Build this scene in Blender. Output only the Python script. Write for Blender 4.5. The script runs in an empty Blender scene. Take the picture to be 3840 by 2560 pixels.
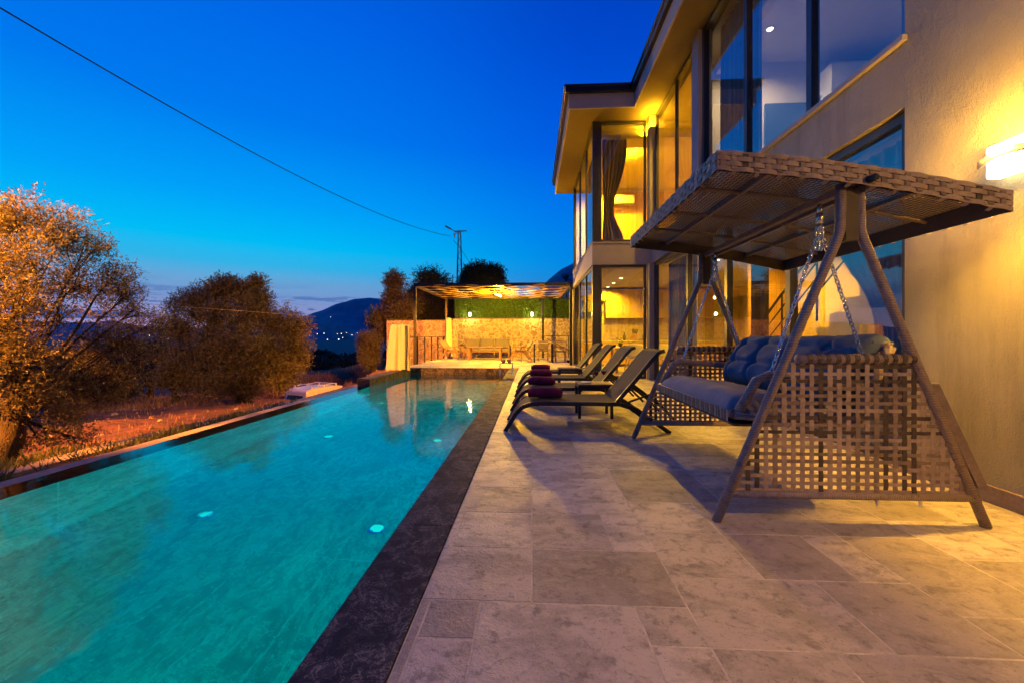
import bpy, math, random
import numpy as np
from mathutils import Vector, Matrix
rnd = random.Random(7)
R = math.radians
scene = bpy.context.scene
col = scene.collection
# ------------------------------------------------------------------ camera
CH = 1.06; TH = R(2.863); FPX = 1500.0; HZ = 1262.0
cs, sn = math.cos(TH), math.sin(TH)
cam = bpy.data.cameras.new('camera'); camo = bpy.data.objects.new('camera', cam); col.objects.link(camo)
camo.location = (0, 0, CH); camo.rotation_euler = (R(90), 0, TH)
cam.sensor_width = 36; cam.lens = 36 * FPX / 3840; cam.shift_y = -18 / 3840
cam.clip_start = 0.05; cam.clip_end = 20000
scene.camera = camo
scene.view_settings.view_transform = 'Standard'; scene.view_settings.look = 'None'
scene.view_settings.exposure = 0.0; scene.view_settings.gamma = 1.0
cy = scene.cycles
cy.use_denoising = True
try: cy.denoiser = 'OPENIMAGEDENOISE'
except Exception: pass
cy.max_bounces = 8; cy.diffuse_bounces = 3; cy.glossy_bounces = 4; cy.transparent_max_bounces = 24
cy.transmission_bounces = 4; cy.sample_clamp_indirect = 4.0; cy.caustics_reflective = False; cy.caustics_refractive = False
cy.volume_bounces = 0

def s2l(c):
    return tuple(((v / 255) / 12.92 if v / 255 <= .04045 else ((v / 255 + .055) / 1.055) ** 2.4) for v in c) + (1,)
# measured pixel (3840 wide photo) -> world, used to turn survey measurements into real positions
def at(x, y, dep):
    lat = (x - 1920) / FPX * dep
    return Vector((lat * cs - dep * sn, dep * cs + lat * sn, CH - (y - HZ) / FPX * dep))

# ------------------------------------------------------------------ world: dusk sky
w = bpy.data.worlds.new('World'); scene.world = w; w.use_nodes = True
nt = w.node_tree; N = nt.nodes; L = nt.links; N.clear()
def nd(t, **k):
    n = N.new(t)
    for a, b in k.items(): setattr(n, a, b)
    return n
def mth(op, a, b=None, clamp=False):
    n = nd('ShaderNodeMath', operation=op); n.use_clamp = clamp
    for i, v in enumerate((a, b)):
        if v is None: continue
        if isinstance(v, (int, float)): n.inputs[i].default_value = v
        else: L.new(v, n.inputs[i])
    return n.outputs[0]
def ramp(fac, stops):
    n = nd('ShaderNodeValToRGB'); cr = n.color_ramp
    while len(cr.elements) < len(stops): cr.elements.new(0.5)
    for e, (p, c) in zip(cr.elements, stops): e.position = p; e.color = s2l(c)
    L.new(fac, n.inputs[0]); return n.outputs[0]
tc = nd('ShaderNodeTexCoord'); sep = nd('ShaderNodeSeparateXYZ'); L.new(tc.outputs['Generated'], sep.inputs[0])
zz = sep.outputs[2]
hl = mth('SQRT', mth('ADD', mth('MULTIPLY', sep.outputs[0], sep.outputs[0]), mth('MULTIPLY', sep.outputs[1], sep.outputs[1])))
dot = mth('DIVIDE', mth('ADD', mth('MULTIPLY', sep.outputs[0], -.766), mth('MULTIPLY', sep.outputs[1], .643)), mth('MAXIMUM', hl, .001))
bright = ramp(zz, [(0, (205, 168, 205)), (.035, (176, 165, 214)), (.075, (140, 168, 220)), (.115, (116, 178, 226)), (.15, (55, 190, 242)), (.195, (0, 198, 255)), (.28, (0, 166, 255)), (.42, (0, 124, 242)), (.60, (0, 100, 230)), (1, (0, 50, 160))])
side = ramp(zz, [(0, (84, 100, 165)), (.05, (60, 112, 186)), (.10, (36, 134, 212)), (.17, (0, 142, 238)), (.30, (0, 120, 240)), (.42, (0, 94, 230)), (.58, (0, 74, 208)), (.8, (0, 52, 172)), (1, (0, 40, 140))])
back = ramp(zz, [(0, (28, 40, 90)), (.2, (14, 50, 130)), (.6, (0, 40, 130)), (1, (0, 34, 120))])
def mixc(f, a, b):
    n = nd('ShaderNodeMix', data_type='RGBA'); L.new(f, n.inputs[0]); L.new(a, n.inputs[6]); L.new(b, n.inputs[7]); return n.outputs[2]
t1 = nd('ShaderNodeMapRange', interpolation_type='SMOOTHSTEP'); L.new(dot, t1.inputs[0]); t1.inputs[1].default_value = .5; t1.inputs[2].default_value = 1.0
t0 = nd('ShaderNodeMapRange', interpolation_type='SMOOTHSTEP'); L.new(dot, t0.inputs[0]); t0.inputs[1].default_value = -.5; t0.inputs[2].default_value = .6
sky = mixc(t0.outputs[0], back, side); sky = mixc(t1.outputs[0], sky, bright)
# thin evening clouds low over the horizon
mp = nd('ShaderNodeMapping'); mp.inputs['Scale'].default_value = (3.2, 3.2, 30); mp.inputs['Location'].default_value = (1.3, .4, .3); L.new(tc.outputs['Generated'], mp.inputs[0])
nz = nd('ShaderNodeTexNoise'); nz.inputs['Scale'].default_value = 1.7; nz.inputs['Detail'].default_value = 7; nz.inputs['Roughness'].default_value = .62; L.new(mp.outputs[0], nz.inputs[0])
cm = nd('ShaderNodeMapRange', interpolation_type='SMOOTHSTEP'); L.new(nz.outputs[0], cm.inputs[0]); cm.inputs[1].default_value = .505; cm.inputs[2].default_value = .56
up = nd('ShaderNodeMapRange', interpolation_type='SMOOTHSTEP'); L.new(zz, up.inputs[0]); up.inputs[1].default_value = .125; up.inputs[2].default_value = .05
dn = nd('ShaderNodeMapRange', interpolation_type='SMOOTHSTEP'); L.new(zz, dn.inputs[0]); dn.inputs[1].default_value = -.02; dn.inputs[2].default_value = .01
cf = mth('MULTIPLY', mth('MULTIPLY', mth('MULTIPLY', cm.outputs[0], up.outputs[0]), dn.outputs[0]), .95)
cc = nd('ShaderNodeRGB'); cc.outputs[0].default_value = s2l((52, 98, 170))
sky = mixc(cf, sky, cc.outputs[0])
bg = nd('ShaderNodeBackground'); L.new(sky, bg.inputs[0]); bg.inputs[1].default_value = 1.0
ow = nd('ShaderNodeOutputWorld'); L.new(bg.outputs[0], ow.inputs[0])

# ------------------------------------------------------------------ materials
M = {}
def newmat(name):
    m = bpy.data.materials.new(name); m.use_nodes = True
    t = m.node_tree; t.nodes.clear(); M[name] = m
    return m, t
class G:
    """tiny node helper"""
    def __init__(s, t): s.t = t
    def n(s, ty, ins=None, **k):
        n = s.t.nodes.new(ty)
        for a, b in k.items(): setattr(n, a, b)
        for i, v in (ins or {}).items():
            if hasattr(v, 'is_output'): s.t.links.new(v, n.inputs[i])
            else: n.inputs[i].default_value = v
        return n
    def coord(s, scale=(1, 1, 1), loc=(0, 0, 0), rot=(0, 0, 0)):
        c = s.n('ShaderNodeTexCoord'); m = s.n('ShaderNodeMapping', {0: c.outputs['Object'], 'Location': loc, 'Rotation': rot, 'Scale': scale}); return m.outputs[0]
    def noise(s, vec, scale, detail=4, rough=.55, dist=0):
        return s.n('ShaderNodeTexNoise', {0: vec, 'Scale': scale, 'Detail': detail, 'Roughness': rough, 'Distortion': dist}).outputs[0]
    def rng(s, v, a, b, c=0., d=1., smooth=True):
        return s.n('ShaderNodeMapRange', {0: v, 1: a, 2: b, 3: c, 4: d}, interpolation_type='SMOOTHSTEP' if smooth else 'LINEAR').outputs[0]
    def mix(s, f, a, b, blend='MIX'):
        return s.n('ShaderNodeMix', {0: f, 6: a, 7: b}, data_type='RGBA', blend_type=blend).outputs[2]
    def math(s, op, a, b=0.): return s.n('ShaderNodeMath', {0: a, 1: b}, operation=op).outputs[0]
    def bump(s, h, dist=.01, strength=1.): return s.n('ShaderNodeBump', {'Height': h, 'Distance': dist, 'Strength': strength}).outputs[0]
    def out(s, sh): s.n('ShaderNodeOutputMaterial', {0: sh})
    def pbsdf(s, **k): return s.n('ShaderNodeBsdfPrincipled', {a.replace('_', ' '): b for a, b in k.items()}).outputs[0]
def c4(c): return tuple(c) + (1,) if len(c) == 3 else tuple(c)
def pm(name, base, rough=.6, metal=0., var=.18, scale=6., bump=0., bscale=80., stretch=(1, 1, 1), sheen=0., spec=.5):
    m, t = newmat(name); g = G(t); v = g.coord(stretch)
    n1 = g.noise(v, scale, 5); n2 = g.noise(v, scale * 7, 3)
    f = g.math('ADD', g.math('MULTIPLY', n1, .65), g.math('MULTIPLY', n2, .35))
    f = g.rng(f, .3, .7)
    dk = c4([x * (1 - var) for x in base[:3]]); lt = c4([min(1, x * (1 + var)) for x in base[:3]])
    c = g.mix(f, dk, lt)
    kw = dict(Base_Color=c, Roughness=rough, Metallic=metal)
    kw['Specular IOR Level'] = spec
    if bump: kw['Normal'] = g.bump(g.noise(v, bscale, 4), bump)
    g.out(g.pbsdf(**kw)); return m
def em(name, c, strength):
    m, t = newmat(name); g = G(t); g.out(g.n('ShaderNodeEmission', {0: c4(c), 1: strength}).outputs[0]); return m

# travertine tiles: colour attribute gives each tile its own tone
m, t = newmat('travertine'); g = G(t)
at_ = g.n('ShaderNodeAttribute', attribute_name='tone'); sp = g.n('ShaderNodeSeparateColor', {0: at_.outputs['Color']})
ob = g.n('ShaderNodeTexCoord').outputs['Object']
off = g.n('ShaderNodeVectorMath', {0: ob, 1: g.n('ShaderNodeVectorMath', {0: at_.outputs['Color'], 3: 37.}, operation='SCALE').outputs[0]}, operation='ADD').outputs[0]
strc = g.n('ShaderNodeMapping', {0: off, 'Scale': (1., 1.8, 1)}).outputs[0]
a = g.noise(strc, 3.6, 9, .68, .25); b = g.noise(off, 16, 6, .7, .3); d = g.noise(off, 70, 3, .6)
c = g.mix(g.rng(sp.outputs[0], .1, .9), (.40, .345, .28, 1), (.66, .58, .475, 1))
c = g.mix(g.math('MULTIPLY', g.rng(a, .45, .62), .55), c, (.27, .235, .175, 1))
vn_ = g.noise(strc, 2.8, 9, .78, .5); c = g.mix(g.math('MULTIPLY', g.rng(vn_, .56, .64), .5), c, (.15, .125, .09, 1))
pt = g.noise(off, 130, 2, .5); c = g.mix(g.math('MULTIPLY', g.rng(pt, .66, .72), .7), c, (.10, .075, .06, 1))
c = g.mix(g.math('MULTIPLY', g.rng(b, .52, .66), .6), c, (.16, .135, .10, 1))
c = g.mix(g.math('MULTIPLY', g.rng(b, .45, .30), .4), c, (.66, .56, .48, 1))
c = g.mix(g.math('MULTIPLY', g.rng(d, .58, .72), .4), c, (.13, .10, .08, 1))
h = g.math('ADD', g.math('MULTIPLY', b, .6), g.math('MULTIPLY', d, .4))
g.out(g.pbsdf(Base_Color=c, Roughness=g.rng(a, .3, .7, .34, .58), Normal=g.bump(h, .010)))
pm('grout', (.58, .52, .40), .9, var=.3, scale=9, bump=.004, bscale=60)
# black marble with pale veins
m, t = newmat('black_marble'); g = G(t); v = g.coord()
n0 = g.noise(v, 5, 6, .7, 1.2); n1 = g.noise(v, 17, 8, .72, 1.5); n2 = g.noise(v, 55, 5, .7, .8)
vein = g.rng(g.math('ABSOLUTE', g.math('SUBTRACT', n1, .5)), .0, .022, 1., 0.); vein2 = g.rng(g.math('ABSOLUTE', g.math('SUBTRACT', n2, .5)), .0, .03, 1., 0.)
c = g.mix(g.rng(n0, .35, .7), (.018, .021, .036, 1), (.050, .052, .072, 1))
c = g.mix(g.math('MULTIPLY', vein, g.rng(n0, .38, .58)), c, (.34, .30, .30, 1))
c = g.mix(g.math('MULTIPLY', vein2, g.math('MULTIPLY', g.rng(n0, .5, .7), .55)), c, (.34, .28, .26, 1))
g.out(g.n('ShaderNodeBsdfPrincipled', {'Base Color': c, 'Roughness': g.rng(n1, .3, .7, .62, .8), 'Specular IOR Level': .13, 'Normal': g.bump(n2, .0015)}).outputs[0])
# pool marble floor
m, t = newmat('pool_marble'); g = G(t); v = g.coord((1, .45, 1), rot=(0, 0, R(28)))
n0 = g.noise(v, .9, 6, .62, 1.0); n1 = g.noise(v, 2.6, 8, .7, 1.6); n2 = g.noise(v, 6, 7, .72, 1.8)
v1 = g.rng(g.math('ABSOLUTE', g.math('SUBTRACT', n1, .5)), .0, .05, 1., 0.)
c = g.mix(g.rng(n0, .36, .62), (.14, .19, .17, 1), (.64, .70, .62, 1))
c = g.mix(g.math('MULTIPLY', g.rng(n2, .46, .60), .65), c, (.10, .15, .14, 1))
c = g.mix(g.math('MULTIPLY', v1, .65), c, (.07, .12, .11, 1))
v3 = g.rng(g.math('ABSOLUTE', g.math('SUBTRACT', n2, .47)), .0, .02, 1., 0.)
c = g.mix(g.math('MULTIPLY', v3, .55), c, (.85, .9, .85, 1))
so = g.n('ShaderNodeSeparateXYZ', {0: g.n('ShaderNodeTexCoord').outputs['Object']})
def jl(o, p, w_): return g.math('LESS_THAN', g.math('ABSOLUTE', g.math('SUBTRACT', g.math('FRACT', g.math('MULTIPLY', o, 1 / p)), .5)), w_ / p)
jn = g.math('MAXIMUM', jl(so.outputs[0], .66, .006), jl(so.outputs[1], 1.3, .006))
c = g.mix(g.math('MULTIPLY', jn, .45), c, (.75, .8, .75, 1))
g.out(g.pbsdf(Base_Color=c, Roughness=.6))
# water
m, t = newmat('pool_water'); g = G(t); v = g.coord((1.0, .35, 1), rot=(0, 0, R(80)))
h = g.math('ADD', g.noise(v, 3.0, 4, .5), g.math('MULTIPLY', g.noise(v, 14, 3, .5), .25))
nrm = g.bump(h, .006)
fr = g.n('ShaderNodeFresnel', {'IOR': 1.333, 'Normal': nrm}).outputs[0]
tr = g.n('ShaderNodeBsdfRefraction', {'Color': (.10, .90, .88, 1), 'Roughness': .0, 'IOR': 1.333, 'Normal': nrm}).outputs[0]
gl = g.n('ShaderNodeBsdfGlossy', {'Color': (1, 1, 1, 1), 'Roughness': .035, 'Normal': nrm}).outputs[0]
g.out(g.n('ShaderNodeMixShader', {0: fr, 1: tr, 2: gl}).outputs[0])
# window glass
m, t = newmat('window_glass'); g = G(t); v = g.coord()
fr = g.n('ShaderNodeFresnel', {'IOR': 2.5, 'Normal': g.bump(g.noise(v, 1.3, 2), .004)}).outputs[0]
tr = g.n('ShaderNodeBsdfTransparent', {0: (.90, .92, .90, 1)}).outputs[0]
gl = g.n('ShaderNodeBsdfGlossy', {'Color': (1, 1, 1, 1), 'Roughness': .004}).outputs[0]
bf = g.n('ShaderNodeNewGeometry').outputs['Backfacing']; fr = g.math('MULTIPLY', fr, g.math('SUBTRACT', 1., bf))
g.out(g.n('ShaderNodeMixShader', {0: fr, 1: tr, 2: gl}).outputs[0])
m, t = newmat('clear_glass'); g = G(t)
fr = g.math('MULTIPLY', g.n('ShaderNodeFresnel', {'IOR': 1.5}).outputs[0], g.math('SUBTRACT', 1., g.n('ShaderNodeNewGeometry').outputs['Backfacing']))
g.out(g.n('ShaderNodeMixShader', {0: fr, 1: g.n('ShaderNodeBsdfTransparent', {0: (.93, .95, .95, 1)}).outputs[0], 2: g.n('ShaderNodeBsdfGlossy', {'Roughness': .02}).outputs[0]}).outputs[0])
# plaster with trowelled relief
m, t = newmat('plaster'); g = G(t); v = g.coord((1, 1, .8))
n0 = g.noise(v, 1.2, 4); n1 = g.noise(v, 40, 7, .78, .25); n2 = g.noise(v, 100, 3, .6)
sk_ = g.noise(g.coord((3, 3, .35)), 1.6, 6, .65)
c = g.mix(g.rng(n0, .3, .7), (.44, .40, .30, 1), (.58, .53, .41, 1))
c = g.mix(g.math('MULTIPLY', g.rng(sk_, .50, .68), .35), c, (.26, .23, .18, 1))
h = g.math('ADD', n1, g.math('MULTIPLY', n2, .4))
g.out(g.pbsdf(Base_Color=c, Roughness=.85, Normal=g.bump(g.math('ADD', h, g.math('MULTIPLY', g.noise(v, 7, 3), 1.0)), .026)))
pm('smooth_plaster', (.46, .41, .37), .8, var=.06, bump=.002, bscale=60)
pm('soffit_paint', (.15, .11, .06), .8, var=.08)
pm('interior_white', (.74, .70, .64), .7, var=.04)
pm('interior_wall', (.72, .60, .30), .7, var=.06)
pm('white_door', (.70, .68, .66), .4, var=.04)
pm('black_metal', (.018, .018, .022), .35, var=.2, metal=.0)
pm('dark_frame', (.045, .045, .052), .35, var=.15)
pm('gutter_black', (.010, .010, .012), .3, var=.2)
pm('column_grey', (.30, .29, .29), .5, var=.06)
pm('sling_fabric', (.024, .020, .023), .8, var=.12, bump=.001, bscale=300)
pm('burgundy_towel', (.20, .014, .065), .95, var=.3, scale=12, bump=.006, bscale=160)
pm('cushion_blue', (.095, .14, .205), .9, var=.12, bump=.002, bscale=250)
pm('seat_cushion', (.26, .25, .27), .9, var=.1, bump=.002, bscale=250)
pm('grey_cushion', (.22, .19, .17), .9, var=.1)
pm('teak', (.30, .16, .07), .55, var=.3, scale=3, stretch=(1, 8, 8))
pm('table_slat', (.16, .11, .08), .5, var=.3, stretch=(6, 1, 6))
pm('chrome', (.75, .75, .76), .18, metal=1., var=.05)
pm('canvas_cream', (.62, .54, .40), .9, var=.08, bump=.003, bscale=100)
pm('curtain_sheer', (.36, .35, .36), .9, var=.12)
pm('curtain_brown', (.36, .25, .14), .9, var=.15)
pm('cabinet_tan', (.62, .43, .12), .4, var=.06, scale=2, stretch=(6, 6, .6))
pm('wood_panel', (.52, .31, .10), .5, var=.2, scale=2, stretch=(22, 22, .4))
pm('backsplash', (.52, .42, .28), .3, var=.25, scale=9)
pm('steel_hood', (.55, .50, .42), .3, metal=.6, var=.1)
pm('white_enamel', (.78, .76, .72), .35, var=.03)
pm('tablecloth_white', (.70, .66, .58), .8, var=.05)
pm('yellow_fabric', (.62, .48, .16), .9, var=.1)
pm('concrete', (.33, .27, .25), .9, var=.25, scale=4, bump=.01, bscale=30)
pm('van_white', (.72, .72, .74), .3, var=.03)
pm('van_glass', (.02, .025, .03), .08, var=.1)
pm('bark', (.05, .035, .025), .95, var=.45, scale=8, bump=.03, bscale=25, stretch=(3, 3, 1))
pm('galvanised', (.16, .17, .19), .5, metal=.4, var=.2)
pm('cable_black', (.008, .008, .01), .6, var=.1)
pm('rope_pale', (.16, .15, .13), .7, var=.1)
pm('hazed_rock', (.14, .27, .28), 1., var=.35, scale=.004)  # blue-green base colour carries part of the distance haze
pm('valley_field', (.05, .065, .045), 1., var=.5, scale=.006)
pm('brown_skirting', (.30, .22, .16), .5, var=.3, scale=6)
pm('lattice_wood', (.38, .23, .07), .6, var=.2, scale=4, stretch=(1, 6, 6))
pm('pot_dark', (.03, .03, .03), .5); pm('leaf_green', (.05, .10, .03), .7, var=.4)
pm('red_wine', (.10, .004, .010), .1, var=.05)
pm('granite_block', (.20, .17, .15), .7, var=.3, scale=12)
for nm_, b_ in (('rattan_light', (.36, .275, .215)), ('rattan_mid', (.22, .165, .125)), ('rattan_dark', (.06, .042, .034))):
    pm(nm_, b_, .55, var=.25, scale=9, bump=.002, bscale=200, stretch=(1, 1, 1))
def rattan_wrap(name, axis):
    m, t = newmat(name); g = G(t); v = g.coord()
    wv = g.n('ShaderNodeTexWave', {0: v, 'Scale': 34., 'Distortion': .8, 'Detail': 2.}, bands_direction=axis).outputs[0]
    nn = g.noise(v, 30, 3)
    c = g.mix(g.rng(wv, .02, .25), (.12, .09, .07, 1), (.40, .315, .255, 1)); c = g.mix(g.math('MULTIPLY', g.rng(nn, .5, .7), .6), c, (.16, .12, .10, 1))
    g.out(g.pbsdf(Base_Color=c, Roughness=.5, Normal=g.bump(wv, .0018)))
rattan_wrap('wrap_z', 'Z'); rattan_wrap('wrap_y', 'Y'); rattan_wrap('wrap_x', 'X')
# canopy weave sheet with pinholes
m, t = newmat('canopy_weave'); g = G(t); v = g.coord()
s_ = g.n('ShaderNodeSeparateXYZ', {0: v})
def cellf(o, p): return g.math('ABSOLUTE', g.math('SUBTRACT', g.math('FRACT', g.math('MULTIPLY', o, 1 / p)), .5))
nw = g.noise(v, 6, 2)
fx = g.math('FRACT', g.math('MULTIPLY', s_.outputs[0], 1 / .026)); fy = g.math('FRACT', g.math('MULTIPLY', s_.outputs[1], 1 / .026))
r2 = g.math('ADD', g.math('POWER', g.math('SUBTRACT', fx, .5), 2.), g.math('POWER', g.math('SUBTRACT', fy, .5), 2.))
hole = g.math('LESS_THAN', r2, g.rng(nw, .35, .7, .006, .06, False))
wx = g.n('ShaderNodeTexWave', {0: v, 'Scale': 12.1}, bands_direction='X').outputs[0]; wy = g.n('ShaderNodeTexWave', {0: v, 'Scale': 12.1}, bands_direction='Y').outputs[0]
chk = g.n('ShaderNodeTexChecker', {0: v, 1: (1, 1, 1, 1), 2: (0, 0, 0, 1), 'Scale': 38.5}).outputs[1]
hh = g.mix(chk, wx, wy)
c = g.mix(hh, (.07, .05, .035, 1), (.50, .38, .28, 1))
pb = g.pbsdf(Base_Color=c, Roughness=.6, Normal=g.bump(hh, .004))
g.out(g.n('ShaderNodeMixShader', {0: hole, 1: pb, 2: g.n('ShaderNodeBsdfTransparent').outputs[0]}).outputs[0])
# rubble stone wall
m, t = newmat('rubble_stone'); g = G(t); v = g.coord()
vv = g.n('ShaderNodeVectorMath', {0: v, 1: g.n('ShaderNodeVectorMath', {0: g.n('ShaderNodeTexNoise', {0: v, 'Scale': 3.5, 'Detail': 3.}).outputs[1], 3: .42}, operation='SCALE').outputs[0]}, operation='ADD').outputs[0]
ve = g.n('ShaderNodeTexVoronoi', {0: vv, 'Scale': 3.9}, feature='DISTANCE_TO_EDGE').outputs[0]
vc = g.n('ShaderNodeTexVoronoi', {0: vv, 'Scale': 3.9}).outputs[1]
hs = g.n('ShaderNodeSeparateColor', {0: vc}).outputs[0]
st = g.mix(hs, (.30, .19, .10, 1), (.54, .42, .26, 1)); st = g.mix(g.rng(g.noise(v, 14, 5), .4, .7), st, (.36, .25, .14, 1))
mm = g.rng(ve, .01, .20)
c = g.mix(mm, (.62, .50, .31, 1), st)
g.out(g.pbsdf(Base_Color=c, Roughness=.85, Normal=g.bump(g.math('ADD', mm, g.math('MULTIPLY', g.noise(v, 20, 5), .5)), .03)))
# leaf materials
def leafmat(name, dk, lt, lt2):
    m, t = newmat(name); g = G(t)
    a = g.n('ShaderNodeAttribute', attribute_name='tone'); sp = g.n('ShaderNodeSeparateColor', {0: a.outputs['Color']})
    c = g.mix(sp.outputs[0], dk + (1,), lt + (1,)); c = g.mix(g.math('MULTIPLY', sp.outputs[1], .5), c, lt2 + (1,))
    di = g.pbsdf(Base_Color=c, Roughness=.6); tl = g.n('ShaderNodeBsdfTranslucent', {0: c}).outputs[0]
    g.out(g.n('ShaderNodeMixShader', {0: .3, 1: di, 2: tl}).outputs[0])
leafmat('olive_leaf', (.045, .042, .016), (.20, .17, .08), (.26, .22, .11))
leafmat('dark_leaf', (.02, .032, .015), (.06, .075, .035), (.09, .09, .05))
leafmat('hedge_leaf', (.03, .08, .01), (.09, .20, .03), (.14, .24, .04))
leafmat('dry_blade', (.16, .09, .05), (.36, .22, .12), (.42, .30, .18))
leafmat('weed_blade', (.05, .07, .02), (.12, .15, .05), (.16, .16, .07))
# red earth
m, t = newmat('red_earth'); g = G(t); v = g.coord()
n0 = g.noise(v, .35, 6, .6); n1 = g.noise(v, 3, 7, .7); n2 = g.noise(v, 22, 4, .7)
c = g.mix(g.rng(n1, .3, .7), (.055, .020, .011, 1), (.19, .068, .034, 1)); c = g.mix(g.math('MULTIPLY', g.rng(n0, .5, .65), .6), c, (.20, .16, .09, 1))
c = g.mix(g.math('MULTIPLY', g.rng(n2, .6, .75), .5), c, (.38, .28, .22, 1))
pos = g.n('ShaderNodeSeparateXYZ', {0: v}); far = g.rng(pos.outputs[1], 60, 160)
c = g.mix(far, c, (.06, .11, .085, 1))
g.out(g.pbsdf(Base_Color=c, Roughness=.95, Normal=g.bump(g.math('ADD', n1, g.math('MULTIPLY', n2, .5)), .08)))

SC = (1., .49, .05)      # warm lamp colour
WARM = (1., .50, .012)
em('sconce_glow', (1, .74, .38), 12)
em('bulb_warm', (1, .55, .14), 60)
em('down_glow', (1, .66, .25), 16)
em('down_white', (1, .78, .5), 14)
em('town_glow', (1, .85, .6), 5.)
em('cove_glow', (1, .52, .08), 1.6)
em('pool_glow', (.05, 1, .85), .95)

# ------------------------------------------------------------------ mesh helpers
class MB:
    def __init__(s): s.v = []; s.f = []; s.m = []
    def add(s, vs, fs, mi=0):
        b = len(s.v); s.v += [tuple(v) for v in vs]; s.f += [tuple(b + i for i in f) for f in fs]; s.m += [mi] * len(fs); return s
    def box(s, x0, x1, y0, y1, z0, z1, mi=0):
        return s.add([(x0, y0, z0), (x1, y0, z0), (x1, y1, z0), (x0, y1, z0), (x0, y0, z1), (x1, y0, z1), (x1, y1, z1), (x0, y1, z1)],
                     [(3, 2, 1, 0), (4, 5, 6, 7), (0, 1, 5, 4), (1, 2, 6, 5), (2, 3, 7, 6), (3, 0, 4, 7)], mi)
    def beam(s, a, b, w, h, mi=0, up=(0, 0, 1)):
        a = Vector(a); b = Vector(b); d = (b - a).normalized(); u = Vector(up)
        if abs(d.dot(u)) > .95: u = Vector((0, 1, 0))
        x = d.cross(u).normalized() * w / 2; y = x.cross(d).normalized() * h / 2
        vs = [p + q for p in (a, b) for q in (-x - y, x - y, x + y, -x + y)]
        return s.add(vs, [(0, 1, 2, 3), (7, 6, 5, 4), (0, 4, 5, 1), (1, 5, 6, 2), (2, 6, 7, 3), (3, 7, 4, 0)], mi)
    def tube(s, pts, r, n=8, mi=0, caps=True):
        pts = [Vector(p) for p in pts]; rs = r if isinstance(r, (list, tuple)) else [r] * len(pts)
        vs = []; prev = None
        for i, p in enumerate(pts):
            d = (pts[min(i + 1, len(pts) - 1)] - pts[max(i - 1, 0)]).normalized()
            if prev is None:
                u = Vector((0, 0, 1)) if abs(d.z) < .9 else Vector((1, 0, 0)); x = d.cross(u).normalized()
            else: x = (prev - d * prev.dot(d)).normalized()
            prev = x; y = d.cross(x)
            for k in range(n):
                a = 2 * math.pi * k / n; vs.append(p + (x * math.cos(a) + y * math.sin(a)) * rs[i])
        fs = [(i * n + k, i * n + (k + 1) % n, (i + 1) * n + (k + 1) % n, (i + 1) * n + k) for i in range(len(pts) - 1) for k in range(n)]
        if caps: fs += [tuple(range(n))[::-1], tuple((len(pts) - 1) * n + k for k in range(n))]
        return s.add(vs, fs, mi)
    def lathe(s, c, prof, n=16, mi=0):
        vs = [(c[0] + r * math.cos(2 * math.pi * k / n), c[1] + r * math.sin(2 * math.pi * k / n), c[2] + z) for r, z in prof for k in range(n)]
        fs = [(i * n + k, i * n + (k + 1) % n, (i + 1) * n + (k + 1) % n, (i + 1) * n + k) for i in range(len(prof) - 1) for k in range(n)]
        fs += [tuple(range(n))[::-1], tuple((len(prof) - 1) * n + k for k in range(n))]
        return s.add(vs, fs, mi)
    def grid(s, fn, nu, nv, mi=0):
        vs = [fn(i / nu, j / nv) for j in range(nv + 1) for i in range(nu + 1)]
        fs = [(j * (nu + 1) + i, j * (nu + 1) + i + 1, (j + 1) * (nu + 1) + i + 1, (j + 1) * (nu + 1) + i) for j in range(nv) for i in range(nu)]
        return s.add(vs, fs, mi)
    def prism(s, poly, axis, a, b, mi=0):
        def P(q, t):
            if axis == 'x': return (t, q[0], q[1])
            if axis == 'y': return (q[0], t, q[1])
            return (q[0], q[1], t)
        n = len(poly); vs = [P(q, a) for q in poly] + [P(q, b) for q in poly]
        fs = [tuple(range(n)), tuple(range(n, 2 * n))[::-1]] + [(i, i + n, (i + 1) % n + n, (i + 1) % n) for i in range(n)]
        return s.add(vs, fs, mi)
    def build(s, name, mats, parent=None, smooth=False, bevel=0., loc=None):
        me = bpy.data.meshes.new(name); mats = mats if isinstance(mats, (list, tuple)) else [mats]
        o0 = wloc(parent) if parent else (Vector(loc) if loc else Vector((0, 0, 0)))
        me.from_pydata([(v[0] - o0.x, v[1] - o0.y, v[2] - o0.z) for v in s.v], [], s.f)
        for q in mats: me.materials.append(M[q] if isinstance(q, str) else q)
        me.polygons.foreach_set('material_index', s.m)
        if smooth: me.polygons.foreach_set('use_smooth', [True] * len(me.polygons))
        me.update()
        o = bpy.data.objects.new(name, me); col.objects.link(o)
        if parent: o.parent = parent
        elif loc: o.location = loc
        if bevel:
            bm = o.modifiers.new('bevel', 'BEVEL'); bm.width = bevel; bm.segments = 2; bm.limit_method = 'ANGLE'
        return o
def wloc(o):
    p = Vector((0, 0, 0))
    while o: p += Vector(o.location); o = o.parent
    return p
def tag(o, label=None, cat=None, group=None, kind=None):
    if label: o['label'] = label
    if cat: o['category'] = cat
    if group: o['group'] = group
    if kind: o['kind'] = kind
    return o
def empty(name, loc, label, cat, group=None):
    o = bpy.data.objects.new(name, None); o.empty_display_size = .1; col.objects.link(o); o.location = loc
    return tag(o, label, cat, group)
def copy_tree(o, parent=None, loc=None):
    c = o.copy(); col.objects.link(c); c.parent = parent
    if loc is not None: c.location = loc
    for ch in list(o.children): copy_tree(ch, c)
    return c
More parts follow.
